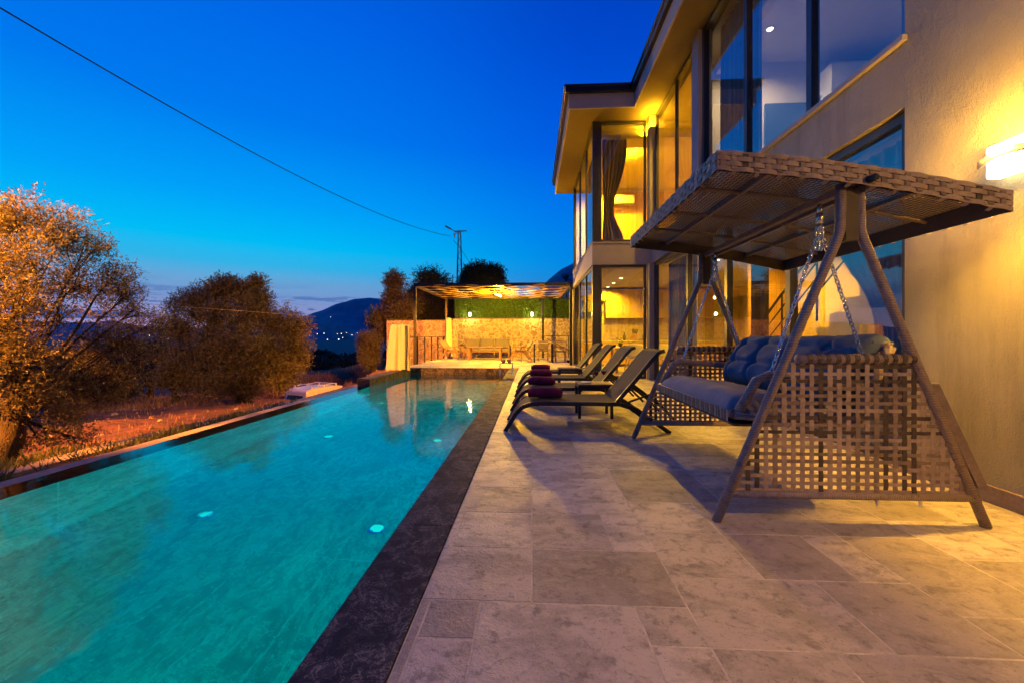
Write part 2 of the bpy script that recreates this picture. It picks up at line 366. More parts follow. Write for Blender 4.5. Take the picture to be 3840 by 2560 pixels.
def lamp(kind, loc, color, watts, parent=None, size=.05, rot=None, spot=None, blend=.5, name='light', target=None, sy=None):
    if color == WARM: watts *= 7.
    ld = bpy.data.lights.new(name, kind); ld.energy = watts; ld.color = color
    if kind == 'AREA':
        ld.size = size
        if sy: ld.shape = 'RECTANGLE'; ld.size_y = sy
    else: ld.shadow_soft_size = size
    if kind == 'SPOT': ld.spot_size = R(spot or 120); ld.spot_blend = blend
    o = bpy.data.objects.new(name, ld); col.objects.link(o)
    o.location = Vector(loc) - (wloc(parent) if parent else Vector((0, 0, 0)))
    if parent: o.parent = parent
    if target is not None: o.rotation_euler = (Vector(target) - Vector(loc)).to_track_quat('-Z', 'Y').to_euler()
    elif rot: o.rotation_euler = rot
    return o
def tone_attr(me, vals):
    a = me.color_attributes.new('tone', 'FLOAT_COLOR', 'POINT'); a.data.foreach_set('color', np.asarray(vals, dtype=np.float32).ravel())

# ================================================================== SETTING
def interp(ctrl, x, y, p=3.0):
    num = 0; den = 0
    for cx, cy_, cz in ctrl:
        d = ((cx - x) ** 2 + (cy_ - y) ** 2) ** .5 + .35; wgt = 1 / d ** p; num += wgt * cz; den += wgt
    return num / den
ctrl = []
for fx, fy, dep in ((50, 1790, 4.4), (300, 1680, 5.4), (560, 1600, 6.6), (150, 1690, 6.5), (300, 1600, 8), (450, 1560, 10), (620, 1545, 11), (800, 1530, 12), (500, 1500, 15), (700, 1490, 15.5), (920, 1478, 16),
                    (1010, 1500, 16), (1000, 1450, 22), (1150, 1418, 25), (1250, 1405, 27), (1350, 1378, 27), (1430, 1385, 19), (1430, 1350, 30), (1200, 1425, 22), (1300, 1420, 20), (300, 1480, 22), (100, 1500, 18), (0, 1560, 12)):
    p = at(fx, fy, dep); ctrl.append((p.x, p.y, p.z))
ctrl += [(-5, -3, -.4), (-8, -3, -.6), (-5, 1, -.4), (-4.9, 6, -.65), (-4.9, 8, -1.0), (-4.9, 10, -1.2), (-4.9, 12, -.7), (-12, 0, -1.2), (-16, 6, -2.2)]
VAN = at(1225, 1262, 21.5)
ctrl += [(VAN.x, VAN.y, -3.5), (VAN.x - .8, VAN.y + 2, -3.45), (VAN.x + .8, VAN.y - 1.5, -3.5), (VAN.x - 1.2, VAN.y - 2, -3.45), (VAN.x + 1, VAN.y + 1.5, -3.4), (VAN.x, VAN.y - 2.5, -3.5)]
ctrl += [(-3, 26, -.3), (3, 27, -.2), (-8, 30, -1.2), (0, 45, -3), (-30, 20, -4.5), (-30, 40, -5.5), (-15, 45, -4), (20, 30, -.3), (30, 10, -.3), (25, -10, -.3)]
def gz(x, y):
    d = math.hypot(x + 3, y - 12)
    z = interp(ctrl, x, y)
    if x > -4.45 and y < 22: z = min(z, -1.6)
    if d > 35:
        t = min(1, (d - 35) / 120); t = t * t * (3 - 2 * t); z = z * (1 - t) + -26 * t
    return z
def axis(a, b, fine, fa, fb, n):
    xs = list(np.arange(a, b, fine)); s0 = list(fa - (fa - a) * 0 for _ in ()); return xs
def gaxis(lo, hi, fa, fb, step):
    xs = list(np.arange(fa, fb + 1e-6, step)); d = step; x = fa
    left = []
    while x > lo: d *= 1.22; x -= d; left.append(max(x, lo))
    d = step; x = xs[-1]; right = []
    while x < hi: d *= 1.22; x += d; right.append(min(x, hi))
    return left[::-1] + xs + right
gx = gaxis(-7000, 7000, -22, 2, .35); gy = gaxis(-2500, 9000, -4, 36, .4)
nr = np.random.RandomState(3)
g_ = MB(); nx = len(gx)
for y in gy:
    for x in gx:
        z = gz(x, y)
        if -25 < x < -4.9 and -4 < y < 40: z += .05 * math.sin(x * 2.1 + y) * math.sin(y * 1.7) + nr.uniform(-.03, .03)
        g_.v.append((x, y, z))
for j in range(len(gy) - 1):
    for i in range(nx - 1): g_.f.append((j * nx + i, j * nx + i + 1, (j + 1) * nx + i + 1, (j + 1) * nx + i)); g_.m.append(0)
tag(g_.build('ground', 'red_earth', smooth=True), 'red earth bank falling away beside the pool', kind='structure')

# ---- mountains
def ridge(name, pts, dep, seed, base_z=-28, back=1400, label=''):
    r = random.Random(seed); mb = MB(); n = 110
    xs = np.linspace(pts[0][0], pts[-1][0], n); ys = np.interp(xs, [p[0] for p in pts], [p[1] for p in pts])
    rows = 12; ph = [r.uniform(0, 6) for _ in range(8)]
    for j in range(rows + 1):
        t = j / rows
        for i, (fx, fy) in enumerate(zip(xs, ys)):
            jj = sum(math.sin(fx * (.013 * (k + 1) * 1.6) + ph[k]) / (k + 1) for k in range(6)) * 3.
            dd = dep - (1 - t) * dep * .28 * (1 + .25 * math.sin(i * .31 + j * .5 + ph[0]))
            top = at(fx, fy + jj * .6, dep)
            prof = t ** 1.25
            p = at(fx, HZ, dd); z = base_z + (top.z - base_z) * prof + (math.sin(i * .9 + j) * math.sin(i * .37 - j * 1.3)) * 16 * t * (1 - t)
            mb.v.append((p.x, p.y, z))
    for i, (fx, fy) in enumerate(zip(xs, ys)):
        p = at(fx, HZ, dep + back); mb.v.append((p.x, p.y, base_z))
    for j in range(rows + 1):
        for i in range(n - 1): mb.f.append((j * n + i, j * n + i + 1, (j + 1) * n + i + 1, (j + 1) * n + i)); mb.m.append(0)
    return tag(mb.build(name, 'hazed_rock', smooth=True), label, kind='structure')
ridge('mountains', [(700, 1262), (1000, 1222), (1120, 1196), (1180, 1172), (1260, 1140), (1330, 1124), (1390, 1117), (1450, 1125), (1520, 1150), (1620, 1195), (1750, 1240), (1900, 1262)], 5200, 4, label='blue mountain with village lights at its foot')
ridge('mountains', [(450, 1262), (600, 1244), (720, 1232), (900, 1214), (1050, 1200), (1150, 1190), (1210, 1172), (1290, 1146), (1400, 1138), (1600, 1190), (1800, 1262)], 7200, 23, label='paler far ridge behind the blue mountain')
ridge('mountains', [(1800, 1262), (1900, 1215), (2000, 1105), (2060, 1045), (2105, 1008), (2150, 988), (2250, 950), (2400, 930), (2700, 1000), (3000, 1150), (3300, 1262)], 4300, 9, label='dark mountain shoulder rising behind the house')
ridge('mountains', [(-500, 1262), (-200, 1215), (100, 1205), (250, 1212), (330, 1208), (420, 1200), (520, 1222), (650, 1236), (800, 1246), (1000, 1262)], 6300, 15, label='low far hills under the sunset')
# village lights
tl = [(1150, 1251), (1190, 1252), (1215, 1250), (1265, 1252), (1280, 1251), (1240, 1190), (1228, 1273), (1270, 1272), (1285, 1266), (1320, 1256), (1340, 1249), (1365, 1254), (1390, 1250), (1410, 1258), (560, 1258), (600, 1272), (612, 1276), (632, 1270), (655, 1266), (1160, 1258), (1300, 1248)]
for k, (fx, fy) in enumerate(tl):
    dep = 3300; p = at(fx, fy, dep if fy < 1262 else 2600); r_ = 1.7 + 1.5 * ((k * 37) % 5) / 5
    mb = MB(); mb.lathe((p.x, p.y, p.z), [(r_ * math.sin(math.pi * i / 6) + .01, -r_ * math.cos(math.pi * i / 6)) for i in range(7)], 8)
    o = mb.build('village_lamp', 'town_glow', smooth=True)
    tag(o, 'tiny pale light shining in the dark valley village', 'lamp', 'village lights across the valley')

# ------------------------------------------------------------------ terrace
U = .2035; X0 = 0.0; Y0 = 1.60
XE = 2.94; XL = -.445
tiles = []
occ = {}
i0, i1 = -3, 15; j0, j1 = -14, 100
def place(i, j, a, b):
    for u in range(a):
        for v in range(b): occ[(i + u, j + v)] = 1
    tiles.append((i, j, a, b))
def free(i, j, a, b): return all(0 == occ.get((i + u, j + v), 0) for u in range(a) for v in range(b)) and i + a <= i1 and j + b <= j1
for q in ((0, 0, 3, 2), (-1, -3, 3, 3), (0, 2, 2, 2), (3, -2, 4, 3) if 0 else (3, -1, 3, 2), (2, -3, 1, 2), (-3, 0, 3, 2), (2, 2, 1, 2), (-2, 2, 2, 2)): place(*q)
tr_ = random.Random(21)
for j in range(j0, j1):
    for i in range(i0, i1):
        if occ.get((i, j)): continue
        opts = [(3, 3), (3, 2), (2, 3), (2, 2), (3, 2), (3, 3), (2, 1), (1, 2), (2, 2)]; tr_.shuffle(opts)
        for a, b in opts + [(1, 1)]:
            if free(i, j, a, b): place(i, j, a, b); break
mb = MB(); tones = []
gp = .003
for (i, j, a, b) in tiles:
    x0, x1 = X0 + i * U, X0 + (i + a) * U; y0, y1 = Y0 + j * U, Y0 + (j + b) * U
    x0 = max(x0, XL); x1 = min(x1, XE - .001)
    if x1 - x0 < .03: continue
    if y0 > 20.9: continue
    y1 = min(y1, 20.95)
    x0 += gp; x1 -= gp; y0 += gp; y1 -= gp; e = .002
    j1_ = lambda: tr_.uniform(-.0015, .0015)
    outer = [(x0 + j1_(), y0 + j1_()), (x1 + j1_(), y0 + j1_()), (x1 + j1_(), y1 + j1_()), (x0 + j1_(), y1 + j1_())]
    inner = [(outer[0][0] + e, outer[0][1] + e), (outer[1][0] - e, outer[1][1] + e), (outer[2][0] - e, outer[2][1] - e), (outer[3][0] + e, outer[3][1] - e)]
    mb.add([(p[0], p[1], -.006) for p in outer] + [(p[0], p[1], -.002) for p in outer] + [(p[0], p[1], 0) for p in inner],
           [(0, 1, 5, 4), (1, 2, 6, 5), (2, 3, 7, 6), (3, 0, 4, 7), (4, 5, 9, 8), (5, 6, 10, 9), (6, 7, 11, 10), (7, 4, 8, 11), (8, 9, 10, 11)])
    tn = tr_.random(); tones += [(tn, tr_.random(), tr_.random(), 1)] * 12
# terrace beyond the pool (left of the coping line)
j = 0
y = 13.62
while y < 20.9:
    x = -4.45
    while x < XL - .02:
        wd = min(tr_.choice([.41, .61, .61]), XL - x)
        y1 = min(y + .41, 20.95)
        a_, b_, c_, d_ = x + gp, x + wd - gp, y + gp, y1 - gp
        if b_ - a_ > .02:
            mb.add([(a_, c_, 0), (b_, c_, 0), (b_, d_, 0), (a_, d_, 0)], [(0, 1, 2, 3)]); tones += [(tr_.random(), tr_.random(), tr_.random(), 1)] * 4
        x += wd
    y += .41
o = mb.build('terrace', 'travertine'); tone_attr(o.data, tones)
tag(o, 'travertine paving of the pool terrace', kind='structure')
mb = MB(); mb.box(XL - .001, XE, -2.6, 21, -1.5, -.0012); mb.box(-4.45, XL - .002, 13.6, 21, -1.5, -.0012)
tag(mb.build('terrace_bed', 'grout'), 'sandy joints under the terrace paving', kind='structure')
# interior ground floor is its own slab (with the villa)
# coping along the right and the far end
PX0, PX1, PY0, PY1 = -4.08, -.75, -2.5, 13.27; WZ = -.19; FZ = -1.49
mb = MB(); y = -2.5
while y < 13.58:
    y1 = min(y + 1.18, 13.58); mb.box(PX1, XL - .006, y + .001, y1 - .001, -.05, .004); y = y1
x = -4.08
while x < PX1 - .01:
    x1 = min(x + .95, PX1 - .002); mb.box(x + .001, x1 - .001, 13.27, 13.58, -.05, .004); x = x1
mb.box(PX0 + .01, PX1 + .011, 13.262, 13.284, -1.47, -.051)
tag(mb.build('pool_coping', 'black_marble', bevel=.003), 'dark veined marble edge of the pool', kind='structure')
mb = MB(); mb.box(PX1 + .012, XL - .01, -2.5, 13.5, -1.7, -.05); mb.box(-4.08, PX1, 13.285, 13.58, -1.7, -.05)
mb.add([(PX0, PY0, FZ), (PX1 + .012, PY0, FZ), (PX1 + .012, PY1, FZ), (PX0, PY1, FZ)], [(0, 1, 2, 3)])
mb.add([(PX0, PY0, FZ), (PX1, PY0, FZ), (PX1, PY0, .0), (PX0, PY0, .0)], [(3, 2, 1, 0)])
# vanishing-edge wall, level with the water, and its raised far part
mb.box(-4.40, PX0, PY0, 9.86, -1.8, WZ - .004)
tag(mb.build('pool_basin', 'pool_marble'), 'pale veined stone pool basin', kind='structure')
mb = MB(); mb.box(-4.40, PX0 + .003, 9.88, 13.58, -1.8, -.05); mb.box(-4.41, PX0 + .01, 9.87, 13.6, -.05, .004)
tag(mb.build('pool_raised_edge', 'black_marble', bevel=.004), 'raised dark stone edge at the far corner of the pool', kind='structure')
mb = MB()
mb.box(-4.66, -4.402, PY0, 13.6, -1.8, WZ - .02); tag(mb.build('pool_kerb', 'concrete', bevel=.008), 'pale stone strip outside the vanishing edge', kind='structure')
mb = MB(); mb.add([(-4.398, PY0, WZ), (PX1 + .011, PY0, WZ), (PX1 + .011, 9.875, WZ), (-4.398, 9.875, WZ)], [(0, 1, 2, 3)]); mb.add([(PX0 + .0, 9.875, WZ), (PX1 + .011, 9.875, WZ), (PX1 + .011, PY1 + .01, WZ), (PX0 + .0, PY1 + .01, WZ)], [(0, 1, 2, 3)])
tag(mb.build('pool_water', 'pool_water'), 'still turquoise pool water lit from below', kind='structure')
# dark wet marble cap of the vanishing edge
mb = MB(); mb.box(-4.399, PX0 - .003, PY0, 9.86, WZ - .0035, WZ - .0015)
tag(mb.build('pool_edge_cap', 'black_marble'), 'wet dark cap of the vanishing edge', kind='structure')
# outer concrete path strip
mb = MB(); sec = [(-5.22, 2.2, .36), (-5.22, 4.0, .34), (-5.16, 5.5, .32), (-5.05, 7.2, .30), (-4.92, 8.6, .26), (-4.82, 9.8, .20)]
pv = []
for (x, y, wd) in sec: pv += [(x - wd / 2, y, -.285), (x + wd / 2, y, -.27)]
mb.add(pv + [(a, b, c - .9) for a, b, c in pv], [(2 * i, 2 * i + 1, 2 * i + 3, 2 * i + 2) for i in range(len(sec) - 1)] + [(2 * i + 12, 2 * i, 2 * i + 2, 2 * i + 14) for i in range(len(sec) - 1)] + [(2 * i + 1, 2 * i + 13, 2 * i + 15, 2 * i + 3) for i in range(len(sec) - 1)])
tag(mb.build('path', 'concrete'), 'narrow concrete strip between pool kerb and earth', kind='structure')

# pool lights
proto = None
def pool_at(fx, fy):        # sight line through the water surface, bent, down to the pool floor
    d = (at(fx, fy, 1.) - Vector((0, 0, CH))).normalized(); t = (WZ - CH) / d.z; p = Vector((0, 0, CH)) + d * t
    hd = Vector((d.x, d.y, 0)); si = hd.length; st_ = si / 1.333; q = hd.normalized() * (st_ / math.sqrt(1 - st_ * st_) * (WZ - FZ)); return (p.x + q.x, p.y + q.y)
for k, (x, y) in enumerate([pool_at(770, 1928), pool_at(1413, 1983), pool_at(1232, 1636), pool_at(1640, 1650), pool_at(1430, 1510), pool_at(1730, 1520)]):
    if proto is None:
        proto = empty('pool_light', (x, y, FZ), 'round pool floor light glowing nearest the vanishing edge', 'pool light', 'round lights in the pool floor')
        mb = MB(); mb.lathe((x, y, FZ), [(.075, .0), (.075, .012), (.058, .014)], 20); mb.build('rim', 'chrome', proto)
        mb = MB(); mb.lathe((x, y, FZ + .0145), [(.056, 0), (.05, .006), (.02, .008)], 20); mb.build('lens', 'pool_glow', proto)
        o = proto
    else: o = copy_tree(proto, None, (x, y, FZ))
    o['label'] = ['round pool floor light, larger one glowing on the vanishing-edge side', 'round pool floor light, brightest, beside the near marble coping', 'small round pool floor light on the vanishing-edge side past mid pool',
                  'small round pool floor light on the coping side by the loungers', 'farthest round pool floor light on the vanishing-edge side', 'farthest round pool floor light on the coping side'][k]
for k, wv in enumerate((3.5, 6.5, 14, 21, 26, 17, 8)):
    y = -1.2 + k * 2.1
    l = lamp('AREA', (PX1 - .03, y, -.50), ((.02, 1., .66), (.02, 1., .66), (0, .9, .95), (0, .68, 1.), (0, .64, 1.), (0, .95, .9), (0, 1., .6))[k], wv * 5.0, size=1.6, sy=.15, target=(PX0 + .4, y, -1.25), name='pool_lamp'); l.data.spread = R(130)

# ================================================================== VILLA
XW = 2.94; BX = 1.52; BY = 10.2; BY2 = 14.75; Z1 = 2.87; Z2 = 3.41; ZS = 6.5
V = empty('villa', (XW, 7, 0), 'two-storey plastered villa with glazed bay, black frames and lit rooms', 'house')
mb = MB(); mb.box(XW, XW + .25, -3, 3.31, 0, ZS - .002); mb.build('wall', 'plaster', V)
mb = MB(); mb.box(XW + .001, XW + .25, 3.3105, BY - .002, Z1, Z2 - .002); mb.build('spandrel', 'plaster', V)
mb = MB(); mb.box(XW, XW + .25, 7.25, 7.52, Z2 + .002, ZS - .002); mb.build('pier', 'smooth_plaster', V)
mb = MB(); mb.box(XW - .06, XW + .14, 9.98, BY - .002, 0, Z1 - .002); mb.box(XW - .06, XW + .14, 9.98, BY - .002, Z2 + .002, ZS - .003); mb.build('corner_column', 'column_grey', V)
mb = MB(); mb.box(XW - .045, XW - .002, 3.28, 7.24, Z2 - .03, Z2 + .02); mb.box(XW, XW + .2, 3.33, 7.24, Z2 + .0, Z2 + .02); mb.build('window_sill', 'smooth_plaster', V, bevel=.006)
mb = MB(); mb.box(XW - .025, XW - .001, -3, 3.31, 0, .11); mb.build('skirting', 'brown_skirting', V, bevel=.003)
mb = MB(); mb.box(BX, XW + .3, BY, BY2 + .2, Z1, Z2); mb.box(BX - .02, XW - .03, BY - .02, BY2 + .2, Z2, Z2 + .035); mb.build('bay_slab', 'smooth_plaster', V)
# roof
EX = 2.42; EB = .88; EY = 9.6; FY = 15.35
soff = [(EX, -4), (9, -4), (9, FY), (EB, FY), (EB, EY), (EX, EY)]
mb = MB(); mb.prism(soff, 'z', ZS, ZS + .02); mb.build('soffit', 'soffit_paint', V)
mb = MB(); T = ZS + .34
mb.box(EX, EX + .06, -4, EY + .0, ZS + .021, T); mb.box(EB, EX + .06, EY + .001, EY + .06, ZS + .021, T); mb.box(EB, EB + .06, EY + .061, FY, ZS + .021, T)
mb.box(EX - .002, EX + .03, -4, EY - .002, ZS - .012, ZS + .0205); mb.box(EB, EX + .03, EY - .002, EY + .03, ZS - .012, ZS + .0205); mb.box(EB - .002, EB + .03, EY + .031, FY, ZS - .012, ZS + .0205)
mb.build('fascia', 'smooth_plaster', V)
mb = MB()
for (g0, dz, th) in ((.09, .0, .15), (.12, .115, .05)):
    mb.box(EX - g0, EX + .1, -4, EY - .0, T + dz, T + dz + th); mb.box(EB - g0, EX + .1, EY - g0, EY + .1, T + dz + .001, T + dz + th + .001); mb.box(EB - g0, EB + .1, EY + .1, FY + .05, T + dz, T + dz + th)
mb.build('gutter', 'gutter_black', V, bevel=.01)
mb = MB(); mb.add([(EX, -4, T + .16), (EX, EY, T + .16), (EB, EY, T + .16), (EB, FY, T + .16), (9, FY, T + .16), (9, -4, T + .16), (5.5, -2, T + .9), (5.5, 12.5, T + .9)], [(0, 6, 7, 1), (1, 7, 2), (2, 7, 3), (3, 7, 4), (4, 7, 6, 5), (0, 5, 6)])
mb.build('roof', 'granite_block', V)
# inside shell
mb = MB(); mb.box(XW + .005, 7.7, 3.0, BY, -.3, .012); mb.box(BX + .005, 7.7, BY + .001, 15.0, -.3, .012); mb.build('interior_floor', 'travertine_in' if 'travertine_in' in M else 'backsplash', V)
mb = MB(); mb.box(7.5, 7.7, 3.0, 15.2, .013, Z1 - .06); mb.box(XW + .26, 7.5, 3.0, 3.1, .013, Z1 - .06); mb.box(BX, 7.5, 14.95, 15.2, .013, Z1 - .06); mb.build('interior_wall', 'interior_wall', V)
mb = MB(); mb.box(XW + .255, 7.7, 3.0, BY + .3, Z1 - .058, Z1 + .5); mb.box(BX + .06, 7.6, BY + .301, 15.0, Z1 - .05, Z1 - .001); mb.build('ground_ceiling', 'interior_white', V)
mb = MB(); mb.box(XW + .26, 7.2, 3.32, 8.2, ZS - .06, ZS - .001); mb.box(7.0, 7.2, 3.3, 8.2, Z2 + .08, ZS - .061); mb.box(XW + .255, 7.0, 3.2, 3.3, Z2 + .08, ZS - .061); mb.box(XW + .26, 7.0, 8.1, 8.2, Z2 + .08, ZS - .061)
mb.box(XW + .26, 7.2, 3.31, 8.2, Z2, Z2 + .075); mb.build('upper_room', 'interior_white', V)
mb = MB(); mb.box(BX + .1, 7.2, BY + .12, 14.7, ZS - .1, ZS - .001); mb.box(XW + .26, 7.2, 8.21, BY + .119, ZS - .1, ZS - .0015); mb.box(7.0, 7.2, 8.21, 14.95, Z2 + .08, ZS - .11); mb.box(BX + .05, 7.0, 14.7, 14.9, Z2 + .08, ZS - .003); mb.box(XW + .26, 7.2, 8.21, 10.2, Z2, Z2 + .075); mb.box(BX + .1, 7.2, 10.3, 14.7, Z2 + .036, Z2 + .075)
mb.build('bedroom', 'interior_wall', V)
mb = MB(); mb.box(2.32, 6.9, 14.64, 14.69, Z2 + .08, ZS - .25); mb.build('wood_panel_wall', 'wood_panel', V)
mb = MB(); mb.box(BX + .2, 5, 10.45, 10.55, ZS - .34, ZS - .11); mb.box(BX + .2, 5.0, 10.56, 11.0, ZS - .34, ZS - .31); mb.build('ceiling_cove', 'interior_wall', V)

def win_x(X, y0, y1, z0, z1, muls=(), fw=.055, fd=.07, sgn=1, label=None):
    mb = MB(); a, b = X - fd / 2 * 1, X + fd / 2
    mb.box(a, b, y0, y0 + fw, z0, z1); mb.box(a, b, y1 - fw, y1, z0, z1); mb.box(a + .002, b - .002, y0 + fw, y1 - fw, z0, z0 + fw); mb.box(a + .002, b - .002, y0 + fw, y1 - fw, z1 - fw, z1)
    for q in muls: mb.box(a + .004, b - .004, q - fw * .6, q + fw * .6, z0 + fw, z1 - fw)
    f = mb.build('window', 'dark_frame', V, bevel=.004)
    es = [y0 + fw] + list(muls) + [y1 - fw]
    for p, q in zip(es[:-1], es[1:]):
        mb = MB(); mb.box(X - .006, X + .006, p, q, z0 + fw, z1 - fw); mb.build('pane', 'window_glass', f)
    return f
def win_y(Y, x0, x1, z0, z1, muls=(), fw=.055, fd=.07):
    mb = MB(); a, b = Y - fd / 2, Y + fd / 2
    mb.box(x0, x0 + fw, a, b, z0, z1); mb.box(x1 - fw, x1, a, b, z0, z1); mb.box(x0 + fw, x1 - fw, a + .002, b - .002, z0, z0 + fw); mb.box(x0 + fw, x1 - fw, a + .002, b - .002, z1 - fw, z1)
    for q in muls: mb.box(q - fw * .6, q + fw * .6, a + .004, b - .004, z0 + fw, z1 - fw)
    f = mb.build('window', 'dark_frame', V, bevel=.004)
    es = [x0 + fw] + list(muls) + [x1 - fw]
    for p, q in zip(es[:-1], es[1:]):
        mb = MB(); mb.box(p, q, Y - .006, Y + .006, z0 + fw, z1 - fw); mb.build('pane', 'window_glass', f)
    return f
win_x(XW + .12, 3.315, 7.245, Z2 + .022, ZS - .005, (4.52, 5.82), .07, .10)
win_x(XW + .12, 7.525, 9.975, Z2 + .01, ZS - .005, (8.62,))
win_x(XW + .10, 3.315, 9.975, .013, Z1 - .003, (4.85, 6.35, 7.9), .08, .10)
win_y(BY + .06, BX + .18, XW - .065, Z2 + .036, ZS - .005, (), .06, .08)
win_y(BY + .06, BX + .18, XW - .065, .013, Z1 - .003, (), .06, .08)
win_x(BX + .06, BY + .13, BY2, Z2 + .036, ZS - .005, (11.7, 13.2), .06)
win_x(BX + .06, BY + .13, BY2, .013, Z1 - .003, (11.7, 13.2), .06)
for q in ((BX + .01, BX + .178, BY + .01, BY + .12, .013, Z1 - .001), (BX + .01, BX + .178, BY + .01, BY + .12, Z2 + .036, ZS - .002), (BX + .005, BX + .10, BY2 + .001, BY2 + .1, .0, Z1 - .001), (BX + .005, BX + .10, BY2 + .001, BY2 + .1, Z2 + .036, ZS - .002)):
    mb = MB(); mb.box(*q); mb.build('corner_post', 'dark_frame', V, bevel=.004)
mb = MB(); mb.box(XW + .3, XW + .36, 5.75, 5.85, .013, Z1 - .06); mb.box(XW + .5, XW + .62, 6.35, 6.47, .013, Z1 - .06); mb.build('inner_post', 'dark_frame', V)
# door and wardrobe of the upper room, partition of ground floor
pm('blue_door', (.07, .13, .22), .4, var=.08)
for q in ((4.3, 5.1), (6.1, 6.95)): mb = MB(); mb.box(6.93, 6.99, q[0], q[1], Z2 + .08, 5.75); mb.build('interior_door', 'blue_door', V)
mb = MB(); mb.box(3.6, 3.75, 3.4, 8.05, ZS - .30, ZS - .061); mb.build('ceiling_beam', 'interior_wall', V)
mb = MB(); mb.box(4.55, 5.35, 8.04, 8.09, Z2 + .08, 5.6); mb.build('interior_door', 'blue_door', V)
mb = MB(); mb.box(5.4, 6.9, 7.5, 8.09, Z2 + .08, 6.0); mb.build('wardrobe', 'white_door', V)
for k in range(3): mb = MB(); mb.box(4.2 + .9 * k, 5.08 + .9 * k, 3.302, 3.34, Z2 + .08, 6.0); mb.build('wardrobe_door', 'white_door', V)
mb = MB(); mb.box(4.4, 7.45, 8.2, 8.4, .013, Z1 - .06); mb.build('partition_wall', 'wood_panel', V)
mb = MB(); mb.box(5.2, 5.3, 3.4, 8.19, .013, Z1 - .06); mb.build('living_wall', 'interior_wall', V)

# interior lamps
def downlight(x, y, z, watts, label, group='ceiling downlights', color=WARM, disc='down_glow'):
    r = empty('downlight', (x, y, z), label, 'ceiling light', group)
    mb = MB(); mb.lathe((x, y, z - .02), [(.06, 0), (.066, .019)], 18); mb.build('bezel', 'white_enamel', r)
    mb = MB(); mb.lathe((x, y, z - .026), [(.045, 0), (.047, .005)], 16); mb.build('lens', disc, r)
    lamp('SPOT', (x, y, z - .05), color, watts, r, .04, (0, 0, 0), 160, .7)
for k, y in enumerate((11.3, 12.7, 14.0)):
    downlight(2.77, y, ZS - .1, 190, 'downlight in the bay bedroom ceiling, ' + ('nearest the front glass', 'middle of the three', 'nearest the panelled wall')[k])
for k, (x, y) in enumerate(((2.66, 12.1), (2.66, 13.2), (2.66, 14.2))):
    downlight(x, y, Z1 - .052, 65, 'kitchen downlight seen through the ground-floor bay, ' + ('nearest the front glass', 'middle of the three', 'nearest the cabinets')[k])
for k, (x, y) in enumerate(((4.2, 9.3), (4.0, 7.4), (5.2, 11.8), (4.3, 4.6))):
    downlight(x, y, Z1 - .06, (60, 60, 60, 16)[k], ('living room downlight behind the second sliding panel', 'living room downlight above the wood partition', 'kitchen downlight deep inside the room', 'dim downlight above the stair room')[k])
downlight(4.15, 7.2, ZS - .06, 150, 'starry bright ceiling lamp in the upper room behind the large window', color=(1, .70, .42), disc='down_white')
downlight(4.2, 9.0, ZS - .1, 120, 'downlight in the bedroom behind the narrow upper window')
lamp('AREA', (2.9, 10.8, ZS - .29), WARM, 26, V, .2, (math.pi, 0, 0), sy=2.4, name='cove_lamp')

# kitchen
K = empty('kitchen_units', (3.5, 14.9, 0), 'tan kitchen wall and base units with worktop along the far wall', 'kitchen')
mb = MB()
for i in range(7): mb.box(2.66 + i * .62, 2.66 + i * .62 + .612, 14.58, 14.93, 1.72, 2.76)
mb.build('wall_cabinet', 'cabinet_tan', K, bevel=.004)
mb = MB(); mb.box(1.72, 2.64, 14.55, 14.93, 2.35, 2.76); mb.build('hood_cabinet', 'cabinet_tan', K, bevel=.004)
mb = MB(); mb.prism([(1.75, 1.95), (2.6, 1.95), (2.45, 2.33), (1.9, 2.33)], 'y', 14.5, 14.93); mb.build('cooker_hood', 'steel_hood', K)
mb = MB(); mb.box(1.66, 7.0, 14.9, 14.94, .95, 1.71); mb.build('backsplash', 'backsplash', K)
mb = MB()
for i in range(8): mb.box(1.66 + i * .62, 1.66 + i * .62 + .612, 14.34, 14.9, .1, .88)
mb.build('base_cabinet', 'cabinet_tan', K, bevel=.004)
mb = MB(); mb.box(1.64, 7.0, 14.3, 14.9, .885, .925); mb.build('worktop', 'tablecloth_white', K)
# knife block, bottles, kettle on the worktop
def small(name, label, cat, mb, mats, parent=None): return tag(mb.build(name, mats, smooth=True), label, cat)
bx = [(2.30, .20, 'white_enamel', 'tall pale vase with sprigs on the kitchen worktop', 'vase'), (3.30, .30, 'pot_dark', 'black pepper mill beside the knife block', 'pepper mill'), (4.00, .34, 'pot_dark', 'tall black bottle at the end of the worktop', 'bottle')]
for x, hh2, mt, lb, ct in bx:
    mb = MB(); mb.lathe((x, 14.5, .926), [(.05, 0), (.055, hh2 * .5), (.025, hh2 * .75), (.03, hh2)], 12); small(ct.replace(' ', '_'), lb, ct, mb, mt)
KB = empty('knife_block', (3.6, 14.55, .926), 'wooden knife block holding black-handled knives', 'knife block')
mb = MB(); mb.prism([(3.5, .927), (3.72, .927), (3.76, 1.15), (3.6, 1.18)], 'y', 14.48, 14.62); mb.build('block', 'teak', KB)
for k in range(5): mb = MB(); mb.beam((3.62 + .03 * k, 14.55, 1.15), (3.58 + .05 * k, 14.5, 1.32 + .02 * (k % 2)), .022, .022); mb.build('knife_handle', 'pot_dark', KB)
